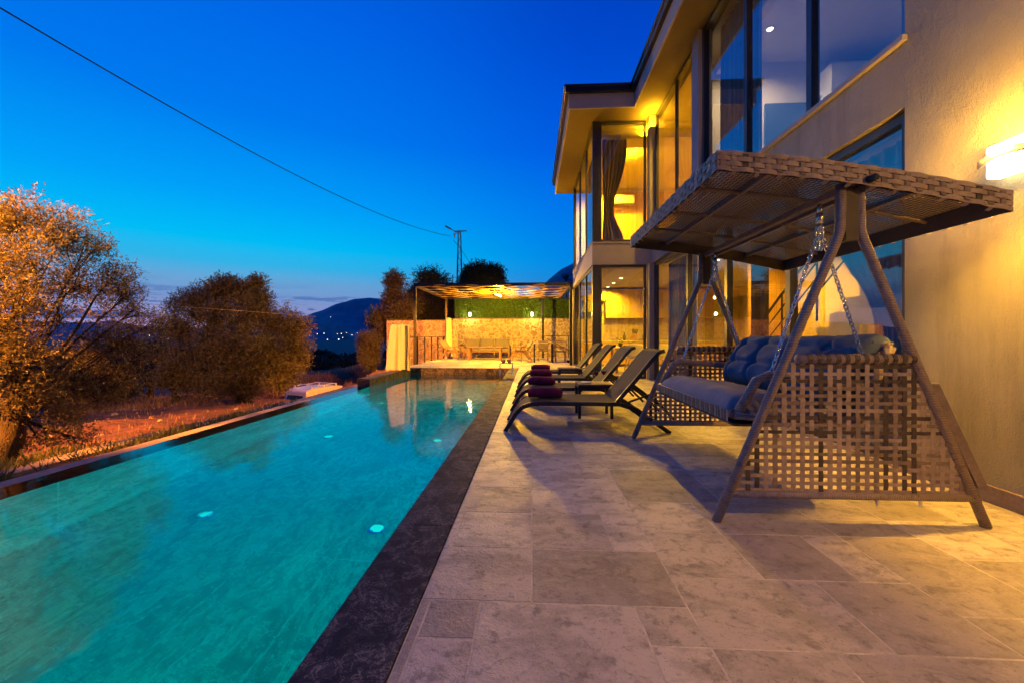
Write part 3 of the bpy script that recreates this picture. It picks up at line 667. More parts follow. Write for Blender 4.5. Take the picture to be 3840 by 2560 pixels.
# dining table and chairs
D = empty('dining_table', (3.6, 12.1, .013), 'white-topped dining table set inside the glazed bay', 'table')
mb = MB(); mb.box(2.35, 4.9, 11.6, 12.5, .72, .76); mb.build('tabletop', 'tablecloth_white', D, bevel=.006)
for x in (2.45, 4.8):
    for y in (11.7, 12.4): mb = MB(); mb.box(x - .03, x + .03, y - .03, y + .03, .013, .719); mb.build('leg', 'teak', D)
def dchair(x, y, lab, rot=0):
    r = empty('dining_chair', (x, y, .013), lab, 'chair', 'chairs at the dining table')
    mb = MB(); mb.box(x - .23, x + .23, y - .22, y + .22, .44, .50); mb.build('seat', 'white_enamel', r, bevel=.02)
    mb = MB(); mb.grid(lambda u, v: (x + (u - .5) * .46, y - .22 - .05 * v + .05 * (1 - abs(2 * u - 1) ** 2) * -1, .50 + .36 * v - .03 * abs(2 * u - 1) ** 3 * v), 8, 6)
    o = mb.build('backrest', 'white_enamel', r, smooth=True); s = o.modifiers.new('solid', 'SOLIDIFY'); s.thickness = .025
    for sx in (-1, 1):
        for sy in (-1, 1): mb = MB(); mb.tube([(x + sx * .15, y + sy * .15, .44), (x + sx * .21, y + sy * .21, .013)], .016, 6); mb.build('leg', 'teak', r)
    return r
d0 = dchair(2.85, 11.42, 'pale shell dining chair at the table end nearest the bay corner')
for q, lb in (((3.55, 11.42), 'pale shell dining chair second from the bay corner'), ((4.3, 11.42), 'pale shell dining chair farthest into the room')):
    c = copy_tree(d0, None, (q[0], q[1], .013)); c['label'] = lb
PL = empty('potted_plant', (2.6, 11.9, .76), 'small green plant in a dark pot on the dining table', 'plant')
mb = MB(); mb.lathe((2.6, 11.9, .761), [(.05, 0), (.065, .11), (.06, .115)], 12); mb.build('pot', 'pot_dark', PL)
mb = MB()
for k in range(60):
    a = rnd.uniform(0, 6.28); r_ = rnd.uniform(.02, .12); p = Vector((2.6 + r_ * math.cos(a), 11.9 + r_ * math.sin(a), .88 + rnd.uniform(0, .14))); q = Vector((rnd.uniform(-1, 1), rnd.uniform(-1, 1), rnd.uniform(-.3, 1))) * .04; w_ = q.cross(Vector((0, 0, 1))).normalized() * .012
    mb.add([p - w_, p + q * .5 - w_ * 2, p + q, p + w_ * 2 + q * .5], [(0, 1, 2, 3)])
mb.build('leaves', 'leaf_green', PL)
# stairs
S = empty('staircase', (4.0, 6.2, .013), 'open staircase with thin metal rails behind the sliding doors', 'staircase')
sp_pts = [(7.7, .013)]
for k in range(11): sp_pts += [(7.7 - .27 * k, .2 + .2 * k), (7.43 - .27 * k, .2 + .2 * k)]
sp_pts += [(4.73, .013)]
mb = MB(); mb.prism(sp_pts, 'x', 4.35, 5.19); mb.build('stair_body', 'interior_wall', S)
for k in range(4): mb = MB(); mb.tube([(4.05, 7.7, .35 + .22 * k), (4.05, 4.9, .35 + .22 * k + 2.07)], .012 if k < 3 else .022, 6); mb.build('rail', 'black_metal', S)
for k in range(4): mb = MB(); yy = 7.5 - .8 * k; mb.tube([(4.05, yy, .1 + .59 * k), (4.05, yy, 1.15 + .59 * k)], .014, 6); mb.build('baluster', 'black_metal', S)
# sofa inside lower right
SF = empty('sofa', (4.4, 4.3, .013), 'yellow armchair behind the gathered lower curtain', 'armchair')
mb = MB(); mb.box(3.7, 5.0, 3.7, 4.6, .12, .45); mb.build('seat', 'yellow_fabric', SF, bevel=.05)
mb = MB(); mb.box(3.7, 5.0, 3.45, 3.69, .12, .98); mb.build('backrest', 'yellow_fabric', SF, bevel=.05)
# AC
A = empty('air_conditioner', (2.95, 14.6, 5.9), 'white wall air conditioner on the wood-panelled bedroom wall', 'air conditioner')
mb = MB(); mb.box(2.72, 3.65, 14.42, 14.64, 5.78, 6.10); mb.build('casing', 'white_enamel', A, bevel=.03)
mb = MB(); mb.box(2.76, 3.61, 14.405, 14.425, 5.80, 5.83); mb.build('vent', 'column_grey', A)
BD = empty('bed', (3.0, 12.6, Z2 + .08), 'white bed just above the bay sill', 'bed')
mb = MB(); mb.box(2.2, 4.2, 12.2, 14.3, Z2 + .1, Z2 + .38); mb.build('bed_base', 'wood_panel', BD, bevel=.03)
mb = MB(); mb.box(2.2, 4.2, 12.2, 14.3, Z2 + .381, Z2 + .60); mb.build('mattress', 'tablecloth_white', BD, bevel=.06)
for k in range(2): mb = MB(); mb.box(2.35 + k * .95, 3.1 + k * .95, 13.75, 14.2, Z2 + .6, Z2 + .78); mb.build('pillow', 'tablecloth_white', BD, bevel=.08)

# curtains
def curtain(name, mat, P0, P1, z0, z1, label, tie=None, folds=9, amp=.035, tz=None, tw=.25, parent=None):
    a = Vector(P0 + (0,)); b = Vector(P1 + (0,)); d = b - a; n = Vector((-d.y, d.x, 0)).normalized()
    def fn(u, v):
        z = z1 + (z0 - z1) * v; uu = u; k = 1.
        if tie is not None:
            tv = (z1 - tz) / (z1 - z0); k = 1 - (1 - tw) * math.exp(-((v - tv) / (.30 if v < tv else .22)) ** 2)
            uu = tie + (u - tie) * k
        am = amp * (.5 + .5 * min(1, v * 3)) * (1 if k > .5 else .7)
        p = a + d * uu + n * am * (math.sin(u * folds * 6.28) + .4 * math.sin(u * folds * 13.7 + 1.3))
        return (p.x, p.y, z)
    mb = MB(); mb.grid(fn, folds * 8, 30)
    o = mb.build(name, mat, smooth=True); s = o.modifiers.new('solid', 'SOLIDIFY'); s.thickness = .004
    return tag(o, label, 'curtain')
curtain('curtain', 'curtain_brown', (BX + .30, BY + .32), (BX + .95, BY + .32), Z2 + .06, ZS - .15, 'brown curtain tied back in the upper bay corner', tie=.1, tz=4.35, tw=.4, folds=6)
curtain('curtain', 'curtain_sheer', (XW + .36, 5.9), (XW + .36, 7.2), Z2 + .08, ZS - .07, 'long sheer curtain behind the tall upper window beside the pier', folds=9)
curtain('curtain', 'curtain_sheer', (XW + .34, 8.1), (XW + .34, 9.8), .03, Z1 - .07, 'sheer grey curtain behind the sliding door by the bay', folds=9)
curtain('curtain', 'curtain_sheer', (XW + .34, 3.4), (XW + .34, 4.75), .03, Z1 - .07, 'bluish curtain gathered behind the lower window beside the plaster wall', tie=.25, tz=1.12, tw=.25, folds=9)
curtain('curtain', 'curtain_sheer', (XW + .36, 3.42), (XW + .36, 3.75), Z2 + .08, ZS - .07, 'narrow blue curtain at the wall end of the upper window', folds=4)
curtain('curtain', 'curtain_brown', (BX + .28, 11.9), (BX + .28, 13.4), Z2 + .06, ZS - .15, 'brown curtain along the side glass of the upper bay', folds=8)

# wall sconces
def sconce(y, label, k=1.):
    X = XW; z = 2.14
    r = empty('wall_sconce', (X, y, z), label, 'wall lamp', 'wall sconces on the plaster wall')
    mb = MB(); mb.box(X - .10, X - .012, y - .135, y + .135, z - .10, z + .10); mb.build('shade', 'sconce_glow', r, bevel=.012)
    mb = MB(); mb.grid(lambda u, v: (X - .13 - .03 * math.sin(u * 3.14), y - .145 + .29 * u, z - .03 + .045 * v + .02 * math.sin(u * 3.14)), 12, 1)
    o = mb.build('band', 'column_grey', r, smooth=True); s = o.modifiers.new('solid', 'SOLIDIFY'); s.thickness = .006
    mb = MB(); mb.box(X - .011, X - .001, y - .06, y + .06, z - .07, z + .07); mb.build('back_plate', 'chrome', r)
    lamp('POINT', (X - .17, y, z + .03), SC, 98 * k, r, .05)
    lamp('SPOT', (X - .20, y, z - .12), SC, 210 * k, r, .04, (0, R(24), 0), 120, .8)
    return r
sconce(2.52, 'glowing wall sconce with a curved metal band on the plaster wall')
sconce(.6, 'second wall sconce nearer the viewer on the same plaster wall', .72)

# ================================================================== SWING
SW = empty('garden_swing', (1.8, 3.3, 0), 'large woven rattan swing seat with canopy, chains and blue cushions', 'garden swing')
YN, YF = 2.36, 4.24
def legpts(y, s):   # s=-1 front (pool side), +1 rear
    xb = 1.06 if s < 0 else 2.53
    return [(xb, y, 0.0), (1.8 + s * .075, y, 1.60), (1.8 + s * .055, y, 1.66), (1.8 + s * .05, y, 1.92)]
for y in (YN, YF):
    for s in (-1, 1):
        mb = MB(); mb.tube(legpts(y, s), [.025, .026, .027, .027], 10); mb.build('leg', 'wrap_z', SW, smooth=True)
    mb = MB(); mb.box(1.765, 1.835, y - .018, y + .018, 1.60, 1.90); mb.build('post_filler', 'rattan_dark', SW)
    mb = MB(); mb.tube([(1.06 + .93 * .4625 + .02, y, .935), (2.53 - .93 * .4125 - .0, y, .935)], .028, 8); mb.build('panel_top_rail', 'wrap_x', SW, smooth=True)
    mb = MB()
    for q in range(24):
        xx = 1.53 + q * .0255
        if q % 2: mb.tube([(xx, y, .935), (xx + .024, y, .935)], .0305, 8)
    mb.build('rail_wrap', 'rattan_dark', SW)
    mb = MB(); mb.tube([(1.06 + .17 * .4625 - .03, y, .16), (2.53 - .17 * .41 + .03, y, .16)], .022, 8); mb.build('panel_bottom_rail', 'wrap_x', SW, smooth=True)
def ribbon(mb, pts, wdir, width, th, nrm, mi):
    wv = Vector(wdir) * width / 2; nv = Vector(nrm) * th / 2
    vs = []
    for p in pts: p = Vector(p); vs += [p - wv - nv, p + wv - nv, p + wv + nv, p - wv + nv]
    fs = []
    for i in range(len(pts) - 1):
        for k in range(4): fs.append((4 * i + k, 4 * i + (k + 1) % 4, 4 * i + 4 + (k + 1) % 4, 4 * i + 4 + k))
    fs += [(3, 2, 1, 0), tuple(4 * (len(pts) - 1) + k for k in range(4))]
    mb.add(vs, fs, mi)
def weave(mb, O, Ud, Vd, Nn, wid, hei, su, sv, wu, wv_, lo, hi, seed=1, amp=.0024, dens=2):
    """woven strips in the plane O + u*Ud + v*Vd; lo(v), hi(v) clip u"""
    O = Vector(O); Ud = Vector(Ud); Vd = Vector(Vd); Nn = Vector(Nn); r = random.Random(seed)
    nu = int(wid / su); nv = int(hei / sv)
    us = [(i + .5) * su for i in range(nu)]; vs = [(j + .5) * sv for j in range(nv)]
    def mi(): q = r.random(); return 0 if q < .62 else (1 if q < .88 else 2)
    for i, u in enumerate(us):
        pts = []
        for j in range(-1, nv + 1):
            v = min(max((j + .5) * sv, 0), hei)
            if lo(v) <= u <= hi(v): pts.append(O + Ud * u + Vd * v + Nn * amp * (1 if (i + j) % 2 else -1))
        if len(pts) > 1: ribbon(mb, pts, Ud, wu * r.uniform(.92, 1.08), .002, Nn, mi())
    for j, v in enumerate(vs):
        a, b = lo(v), hi(v); pts = [O + Ud * a + Vd * v]
        for i, u in enumerate(us):
            if a < u < b: pts.append(O + Ud * u + Vd * (v) + Nn * amp * (-1 if (i + j) % 2 else 1))
        pts.append(O + Ud * b + Vd * v)
        if len(pts) > 1: ribbon(mb, pts, Vd, wv_ * r.uniform(.92, 1.08), .002, Nn, mi())
for y in (YN, YF):
    mb = MB()
    weave(mb, (1.06, y, .165), (1, 0, 0), (0, 0, 1), (0, -1, 0), 1.47, .75, .0505, .0415, .026, .020, lambda v: (.165 + v) * .4625 + .0, lambda v: 1.47 - (.165 + v) * .4125, 5)
    mb.build('side_panel', ['rattan_light', 'rattan_mid', 'rattan_dark'], SW)
# flap outside the wall-side leg
for y in (YN, YF):
    mb = MB()
    mb.prism([(2.20, .80), (2.265, .80), (2.515, .245), (2.47, .22)], 'y', y - .02, y + .02); mb.build('leg_brace', 'rattan_mid', SW, bevel=.004)
    for x in (1.95, 2.18): mb = MB(); mb.box(x - .006, x + .006, y - .006, y + .006, .11, .15); mb.build('screw_end', 'chrome', SW)
# canopy
CX0, CX1, CY0, CY1 = 1.03, 2.58, 2.28, 4.24
def cz_(x): return 2.10 + (x - CX0) / (CX1 - CX0) * (1.845 - 2.10)
def cbow(x): return cz_(x) + .03 * math.sin(math.pi * (x - CX0) / (CX1 - CX0))
mb = MB(); mb.grid(lambda u, v: (CX0 + (CX1 - CX0) * u, CY0 + (CY1 - CY0) * v, cbow(CX0 + (CX1 - CX0) * u) - .012), 16, 4)
mb.build('canopy', 'canopy_weave', SW, smooth=True)
FH = .115
k_ = Vector((CX1 - CX0, 0, 1.845 - 2.10)); kl = k_.length; kd = k_.normalized()
for nm2, O, Ud, Nn, wid in (('canopy_edge', (CX0, CY0, 2.10 - FH), kd, (0, -1, 0), kl), ('canopy_edge', (CX0, CY1, 2.10 - FH), kd, (0, 1, 0), kl),
                        ('canopy_edge', (CX0, CY0, 2.10 - FH), (0, 1, 0), (-1, 0, 0), CY1 - CY0), ('canopy_edge', (CX1, CY0, 1.845 - FH), (0, 1, 0), (1, 0, 0), CY1 - CY0)):
    mb = MB(); r3 = random.Random(4)
    O = Vector(O); Ud = Vector(Ud); Nn = Vector(Nn); rows = 4; su = .062
    bow = (lambda u: .03 * math.sin(math.pi * u / wid)) if abs(Ud.x) > .5 else (lambda u: 0)
    mb2n = int(wid / su)
    # dark backing
    bk = [O + Ud * (wid * i / 12) - Nn * .008 + Vector((0, 0, bow(wid * i / 12))) for i in range(13)]
    for a, b in zip(bk[:-1], bk[1:]): mb.add([a, b, b + Vector((0, 0, FH)), a + Vector((0, 0, FH))], [(0, 1, 2, 3)], 2)
    for j in range(rows):
        z = (j + .5) * FH / rows; pts = []
        for i in range(mb2n * 4 + 1):
            u = i * su / 4; ph = math.pi * (u / su) + j * math.pi
            pts.append(O + Ud * u + Nn * (.001 + .0045 * math.sin(ph)) + Vector((0, 0, z + bow(u))))
        pts.append(O + Ud * wid + Vector((0, 0, z)))
        ribbon(mb, pts, (0, 0, 1), FH / rows * .86, .003, Nn, 0 if r3.random() < .6 else 1)
    for i in range(mb2n):
        u = (i + .5) * su
        ribbon(mb, [O + Ud * u + Nn * (.001 - .004 * math.sin(math.pi * (u / su) + j * math.pi)) + Vector((0, 0, (j + .5) * FH / rows + bow(u))) for j in range(rows)] , Ud, .030, .003, Nn, r3.choice([0, 1, 1, 2]))
        if i % 2: ribbon(mb, [O + Ud * u + Nn * .006 + Vector((0, 0, bow(u))), O + Ud * u - Nn * .02 + Vector((0, 0, bow(u) - .012))], Ud, .022, .003, (0, 0, 1), 0)
    mb.build(nm2, ['rattan_light', 'rattan_mid', 'rattan_dark'], SW)
def crib(x0, y0, x1, y1, wd, ht, mat='wrap_y'):
    mb = MB(); mb.beam((x0, y0, cbow(x0) - .035), (x1, y1, cbow(x1) - .035), wd, ht); mb.build('canopy_rib', mat, SW, bevel=.004)
crib(1.40, CY0 + .01, 1.40, CY1 - .01, .03, .03); crib(2.2, CY0 + .01, 2.2, CY1 - .01, .03, .03)
for yy in (2.75, 3.25, 3.75):
    mb = MB(); mb.tube([(CX0 + (CX1 - CX0) * i / 8, yy, cbow(CX0 + (CX1 - CX0) * i / 8) - .04) for i in range(9)], .013, 6); mb.build('canopy_rib', 'rattan_mid', SW)
mb = MB(); mb.box(1.775, 1.825, YN - .01, YF + .01, 1.885, 1.925); mb.build('top_beam', 'wrap_y', SW, bevel=.006)
mb = MB(); mb.box(1.90, 1.93, CY0, CY1, 1.895, 1.925); mb.build('top_beam', 'wrap_y', SW, bevel=.006)
for y, s in ((CY0, -1), (CY1, 1)): mb = MB(); mb.tube([(1.84, y + s * .0, 1.915), (1.84, y + s * .045, 1.915)], [.022, .018], 12); mb.build('knob', 'black_metal', SW, smooth=True)
# seat
SX0, SX1, SY0, SY1 = 1.27, 2.0, 2.58, 4.02
def sz(x): return .575 - (x - SX0) * .10
mb = MB()
mb.tube([(SX0, SY0, sz(SX0)), (SX0, SY1, sz(SX0))], .032, 8); mb.tube([(SX1, SY0, sz(SX1)), (SX1, SY1, sz(SX1))], .03, 8)
for y in (SY0, SY1): mb.tube([(SX0, y, sz(SX0)), (SX1, y, sz(SX1))], .03, 8)
mb.build('seat_frame', 'wrap_y', SW, smooth=True)
mb = MB(); mb.box(SX0 + .0, SX1, SY0, SY1, .50, .515); mb.build('seat_base', 'rattan_dark', SW)
mb = MB()
for i in range(36):
    y = SY0 + .02 + i * (SY1 - SY0 - .04) / 35
    ribbon(mb, [(SX0 - .036, y, .53), (SX0 - .038, y, .60)], (0, 1, 0), .024, .004, (-1, 0, 0), i % 2)
mb.build('seat_edge_weave', ['rattan_light', 'rattan_mid'], SW)
for y in (SY0 - .01, SY1 + .01):
    mb = MB(); mb.tube([(SX0 + .02, y, sz(SX0) + .02), (SX0 + .13, y, .79), (SX0 + .20, y, .82), (SX1 - .1, y, .78), (SX1 + .05, y, .76)], .029, 8); mb.build('armrest', 'wrap_z', SW, smooth=True)
    mb = MB(); mb.tube([(SX1 - .02, y, sz(SX1)), (2.2, y, 1.0)], .028, 8); mb.build('back_post', 'wrap_z', SW, smooth=True)
mb = MB(); mb.tube([(2.2, SY0, 1.0), (2.2, SY1, 1.0)], .028, 8); mb.build('back_rail', 'wrap_y', SW, smooth=True)
mb = MB(); L_ = (Vector((2.2, 0, 1.0)) - Vector((SX1, 0, .44))).length; vd = (Vector((2.2, 0, 1.0)) - Vector((SX1, 0, .44))).normalized()
weave(mb, (SX1, SY0, .44), (0, 1, 0), vd, (-vd.z, 0, vd.x), SY1 - SY0, L_, .06, .05, .03, .024, lambda v: 0, lambda v: SY1 - SY0, 11)
mb.build('back_weave', ['rattan_light', 'rattan_mid', 'rattan_dark'], SW)
def puff(O, Ud, Vd, Nn, wid, hei, th, tuft=(), nu=40, nv=18, both=True):
    O = Vector(O); Ud = Vector(Ud); Vd = Vector(Vd); Nn = Vector(Nn); mb = MB()
    def h(u, v):
        e = (1 - abs(2 * u - 1) ** 8) * (1 - abs(2 * v - 1) ** 5); q = th * max(e, 0) ** .5
        for (tu, tv) in tuft:
            d2 = ((u - tu) * wid) ** 2 + ((v - tv) * hei) ** 2; q -= th * .28 * math.exp(-d2 / .0020)
            q -= th * .08 * math.exp(-((u - tu) * wid) ** 2 / .0005) ; q -= th * .03 * math.exp(-((v - tv) * hei) ** 2 / .0003)
        q += .006 * math.sin(u * 31 + v * 5) * math.sin(v * 11)
        return max(q, .002)
    mb.grid(lambda u, v: O + Ud * (u * wid) + Vd * (v * hei) + Nn * h(u, v), nu, nv)
    mb.grid(lambda u, v: O + Ud * ((1 - u) * wid) + Vd * (v * hei) - Nn * .01, nu, nv)
    n1 = nu + 1; base = n1 * (nv + 1)
    for j in range(nv):
        for (i, k) in ((0, nu), (nu, 0)):
            a = j * n1 + i; b = a + n1; c = base + j * n1 + k; d = c + n1; mb.f.append((a, b, d, c) if i == 0 else (a, c, d, b)); mb.m.append(0)
    for i in range(nu):
        for j, fl in ((0, 0), (nv, 1)):
            a = j * n1 + i; b = a + 1; c = base + j * n1 + nu - i; d = c - 1; mb.f.append((a, c, d, b) if not fl else (a, b, d, c)); mb.m.append(0)
    return mb
mb = puff((SX0 - .02, SY0 + .03, .60), (0, 1, 0), (.97, 0, -.13), (.1, 0, .99), SY1 - SY0 - .06, .66, .125)
mb.build('seat_cushion', 'seat_cushion', SW, smooth=True)
bd = Vector((.36, 0, .55)).normalized(); bn = Vector((-.84, 0, .54)).normalized()
mb = puff((1.87, SY0 + .03, .64), (0, 1, 0), bd, bn, SY1 - SY0 - .06, .47, .15, tuft=[(u, v) for u in (.125, .375, .625, .875) for v in (.36, .74)], nu=96, nv=36)
mb.build('back_cushion', 'cushion_blue', SW, smooth=True)
mb = puff((2.0, 2.58, .91), (-.12, 1, -.05), (.80, .1, .35), (-.35, 0, .93), .40, .32, .09, nu=24, nv=20); mb.build('throw_pillow', 'cushion_blue', SW, smooth=True)
def chain(a, b, name='chain', parent=SW, r=.0045, ll=.036):
    a = Vector(a); b = Vector(b); d = b - a; n = max(2, int(d.length / (ll * .74))); dn_ = d.normalized()
    x = dn_.cross(Vector((0, 1, 0))).normalized(); y = dn_.cross(x); mb = MB()
    for i in range(n):
        c = a + d * ((i + .5) / n); s = x if i % 2 else y
        pts = [c + dn_ * (ll * .5 * math.cos(t)) + s * (ll * .30 * math.sin(t)) for t in [2 * math.pi * q / 10 for q in range(11)]]
        mb.tube(pts, r, 5, caps=False)
    return mb.build(name, 'chrome', parent, smooth=True)
for (ty, ay) in ((2.60, SY0 - .01), (4.03, SY1 + .01)):
    top = (1.80, ty, 1.90); sp_ = (1.80, ty, 1.70)
    mb = MB(); mb.tube([(1.8, ty, 1.885), (1.8, ty, 1.83)], .012, 10); mb.tube([(1.8, ty, 1.83), (1.8, ty, 1.765)], .02, 12); mb.tube([(1.8, ty, 1.765), (1.8, ty, 1.74)], .008, 8); mb.build('swivel_hook', 'chrome', SW, smooth=True)
    chain((1.785, ty, 1.75), (1.79, ty, 1.60)); chain((1.815, ty, 1.75), (1.81, ty, 1.60))
    chain((1.79, ty, 1.70), (SX0 + .21, ay, .815)); chain((1.81, ty, 1.70), (2.06, ay, .86))

# ================================================================== LOUNGERS
def lounger(x, y, label):
    r = empty('sun_lounger', (x, y, 0), label, 'sun lounger', 'sun loungers in a row facing the pool')
    W = .64; P = lambda a, b, c: (x + a, y + b, c)
    side = [(0, 0.0), (.06, .10), (.12, .20), (.19, .27), (.28, .305), (.40, .315), (1.0, .315), (1.27, .315), (1.45, .26), (1.82, .0)]
    for yy in (.02, W - .02):
        mb = MB()
        for (a, b) in zip(side[:-1], side[1:]): mb.beam(P(a[0], yy, a[1]), P(b[0], yy, b[1]), .025, .045)
        mb.build('side_rail', 'black_metal', r)
    mb = MB()
    for (a, c) in ((.10, .16), (.42, .30), (1.22, .30), (1.74, .06)): mb.beam(P(a, .02, c), P(a, W - .02, c), .022, .022)
    mb.build('crossbar', 'black_metal', r)
    mb = MB(); path = [(.02, .06), (.08, .16), (.15, .255), (.22, .30), (.30, .333), (.42, .342), (.80, .336), (1.24, .342)]
    mb.add([P(a, yy, c) for a, c in path for yy in (.035, W - .035)] + [P(a, yy, c - .008) for a, c in path for yy in (.035, W - .035)],
           [(2 * i, 2 * i + 1, 2 * i + 3, 2 * i + 2) for i in range(len(path) - 1)] + [(2 * i + 16, 2 * i + 18, 2 * i + 19, 2 * i + 17) for i in range(len(path) - 1)] + [(0, 2, 18, 16)[::1], (1, 17, 19, 3)])
    mb.build('seat', 'sling_fabric', r)
    # backrest
    bp = [(1.24, .335), (1.48, .62), (1.62, .80), (1.70, .885), (1.76, .905)]
    for yy in (.02, W - .02):
        mb = MB()
        for (a, b) in zip(bp[:-1], bp[1:]): mb.beam(P(a[0], yy, a[1]), P(b[0], yy, b[1]), .025, .042)
        mb.build('back_rail', 'black_metal', r)
    mb = MB(); mb.add([P(a - .012, yy, c + .012) for a, c in bp for yy in (.03, W - .03)] + [P(a - .004, yy, c + .002) for a, c in bp for yy in (.03, W - .03)], [(2 * i, 2 * i + 1, 2 * i + 3, 2 * i + 2) for i in range(4)] + [(2 * i + 10, 2 * i + 12, 2 * i + 13, 2 * i + 11) for i in range(4)])
    mb.build('backrest', 'sling_fabric', r)
    for yy in (.05, W - .05):
        mb = MB(); mb.beam(P(1.42, yy, .53), P(1.72, yy, .30), .02, .03); mb.beam(P(1.72, yy, .30), P(1.88, yy, .14), .02, .03); mb.build('back_strut', 'black_metal', r)
    for yy in (.035, W - .035):
        mb = MB(); mb.beam(P(1.30, yy, .31), P(1.60, yy, .42), .015, .02); mb.beam(P(1.34, yy, .31), P(1.58, yy, .12), .02, .03); mb.build('rack_bar', 'black_metal', r)
    return r
LX = -.30
LY = [4.47, 5.72, 7.05, 8.35]
l0 = lounger(LX, LY[0], 'dark sling sun lounger nearest the swing, with a burgundy towel')
names = ['', 'dark sling sun lounger second from the swing, past the first wine table', 'dark sling sun lounger third from the swing', 'dark sling sun lounger farthest from the swing, nearest the pergola']
for k in (1, 2, 3):
    c = copy_tree(l0, None, (LX, LY[k], 0)); c['label'] = names[k]
def towel(x, y, label):
    mb = MB(); n = 22; Lh = .39; r0 = .066
    seg = 10; r2_ = random.Random(int(y * 10))
    rings = []
    for i in range(seg + 1):
        t = i / seg; xx = x + t * Lh
        rr = r0 * (1 - .25 * (abs(2 * t - 1)) ** 6)
        rings.append([(xx, y + rr * 1.08 * math.cos(2 * math.pi * k / n) * (1 + .03 * math.sin(3 * k + i)), .342 + rr * .95 + rr * .95 * math.sin(2 * math.pi * k / n)) for k in range(n)])
    vs = [p for rg in rings for p in rg]
    fs = [(i * n + k, i * n + (k + 1) % n, (i + 1) * n + (k + 1) % n, (i + 1) * n + k) for i in range(seg) for k in range(n)]
    mb.add(vs, fs)
    for e, sg in ((0, -1), (seg, 1)):      # spiral rolled ends
        cx = x + e / seg * Lh; pts = []
        for q in range(46):
            t = q / 45; a = t * 4.2 * math.pi; rr = r0 * .80 * (1 - t * .85); pts.append((cx + sg * .002, y + rr * math.cos(a), .342 + r0 * .95 + rr * .93 * math.sin(a)))
        mb.tube(pts, .0065, 5)
        b = len(mb.v); mb.v.append((cx - sg * .006, y, .342 + r0 * .95)); off_ = 0 if e == 0 else seg * n
        for k in range(n): mb.f.append((b, off_ + k, off_ + (k + 1) % n)); mb.m.append(0)
    o = mb.build('rolled_towel', 'burgundy_towel', smooth=True, loc=None)
    return tag(o, label, 'towel', 'rolled towels on the loungers')
for k, (dx, lb) in enumerate(((.26, 'rolled burgundy towel on the lounger nearest the swing'), (.25, 'rolled burgundy towel on the second lounger from the swing'), (.27, 'rolled burgundy towel on the third lounger from the swing'), (.29, 'rolled burgundy towel on the lounger nearest the pergola'))):
    towel(LX + dx, LY[k] + .30, lb)
def side_table(x, y, label):
    r = empty('side_table', (x, y, 0), label, 'side table', 'small tables between the loungers')
    W, Dp, H = .45, .40, .445
    mb = MB()
    for k in range(5): mb.box(x + .004, x + W - .004, y + k * Dp / 5 + .003, y + (k + 1) * Dp / 5 - .003, H - .018, H)
    mb.build('tabletop', 'table_slat', r)
    mb = MB(); mb.box(x, x + W, y, y + .02, H - .05, H - .019); mb.box(x, x + W, y + Dp - .02, y + Dp, H - .05, H - .019); mb.box(x, x + .02, y + .02, y + Dp - .02, H - .05, H - .019); mb.box(x + W - .02, x + W, y + .02, y + Dp - .02, H - .05, H - .019); mb.build('apron', 'black_metal', r)
    for xx in (x, x + W - .035):
        for yy in (y, y + Dp - .035): mb = MB(); mb.box(xx, xx + .035, yy, yy + .035, 0, H - .0505); mb.build('leg', 'black_metal', r)
    return r
TB = [(.60, 5.23), (.52, 7.80)]
s0 = side_table(TB[0][0], TB[0][1], 'dark side table with wine glass between first and second loungers')
c = copy_tree(s0, None, (TB[1][0], TB[1][1], 0)); c['label'] = 'dark side table with wine glass beside the farthest lounger'
def wineglass(x, y, z, label):
    r = empty('wine_glass', (x, y, z), label, 'wine glass', 'wine glasses on the side tables')
    mb = MB(); mb.lathe((x, y, z), [(.034, 0), (.033, .002), (.006, .008), (.004, .02), (.004, .085), (.012, .095), (.034, .12), (.042, .15), (.040, .185), (.034, .215)], 20); mb.build('bowl', 'clear_glass', r, smooth=True)
    mb = MB(); mb.lathe((x, y, z), [(.004, .097), (.030, .12), (.038, .147), (.037, .15)], 20); mb.build('wine', 'red_wine', r, smooth=True)
wineglass(.85, 5.36, .4455, 'red wine glass on the side table by the first lounger')
wineglass(.98, 5.52, .4455, 'red wine glass nearer the backrests on the first side table')
wineglass(.72, 7.98, .4455, 'red wine glass on the side table by the farthest lounger')
def plate(x, y, z, label, r_=.07):
    mb = MB(); mb.lathe((x, y, z), [(r_ * .5, 0), (r_, .012), (r_ * .96, .014), (r_ * .5, .005)], 20); tag(mb.build('plate', 'white_enamel', smooth=True), label, 'plate')
plate(.72, 5.40, .446, 'small white dish on the first side table', .075); plate(.86, 7.95, .446, 'small white dish beside the far wine glass', .06)

# low rack at the pool corner
RK = empty('towel_rack', (-.62, 11.0, 0), 'small low metal rack with two round bowls on the coping end', 'rack')
mb = MB(); mb.box(-.88, -.52, 10.7, 11.0, .34, .36); mb.build('shelf', 'table_slat', RK)
for x in (-.87, -.53):
    for y in (10.71, 10.99): mb = MB(); mb.tube([(x, y, .004), (x, y, .34)], .009, 6); mb.build('leg', 'chrome', RK)
mb = MB(); [mb.tube([(-.87, 10.71, z), (-.53, 10.71, z)], .007, 6) for z in (.08, .19)]; mb.build('rung', 'chrome', RK)
for k, x in enumerate((-.78, -.62)): mb = MB(); mb.lathe((x, 10.85, .361), [(.03, 0), (.06, .03), (.065, .07), (.04, .10)], 14); tag(mb.build('bowl', 'granite_block', smooth=True), ['grey round bowl on the poolside rack, pool side', 'grey round bowl on the poolside rack, lounger side'][k], 'bowl', 'bowls on the poolside rack')

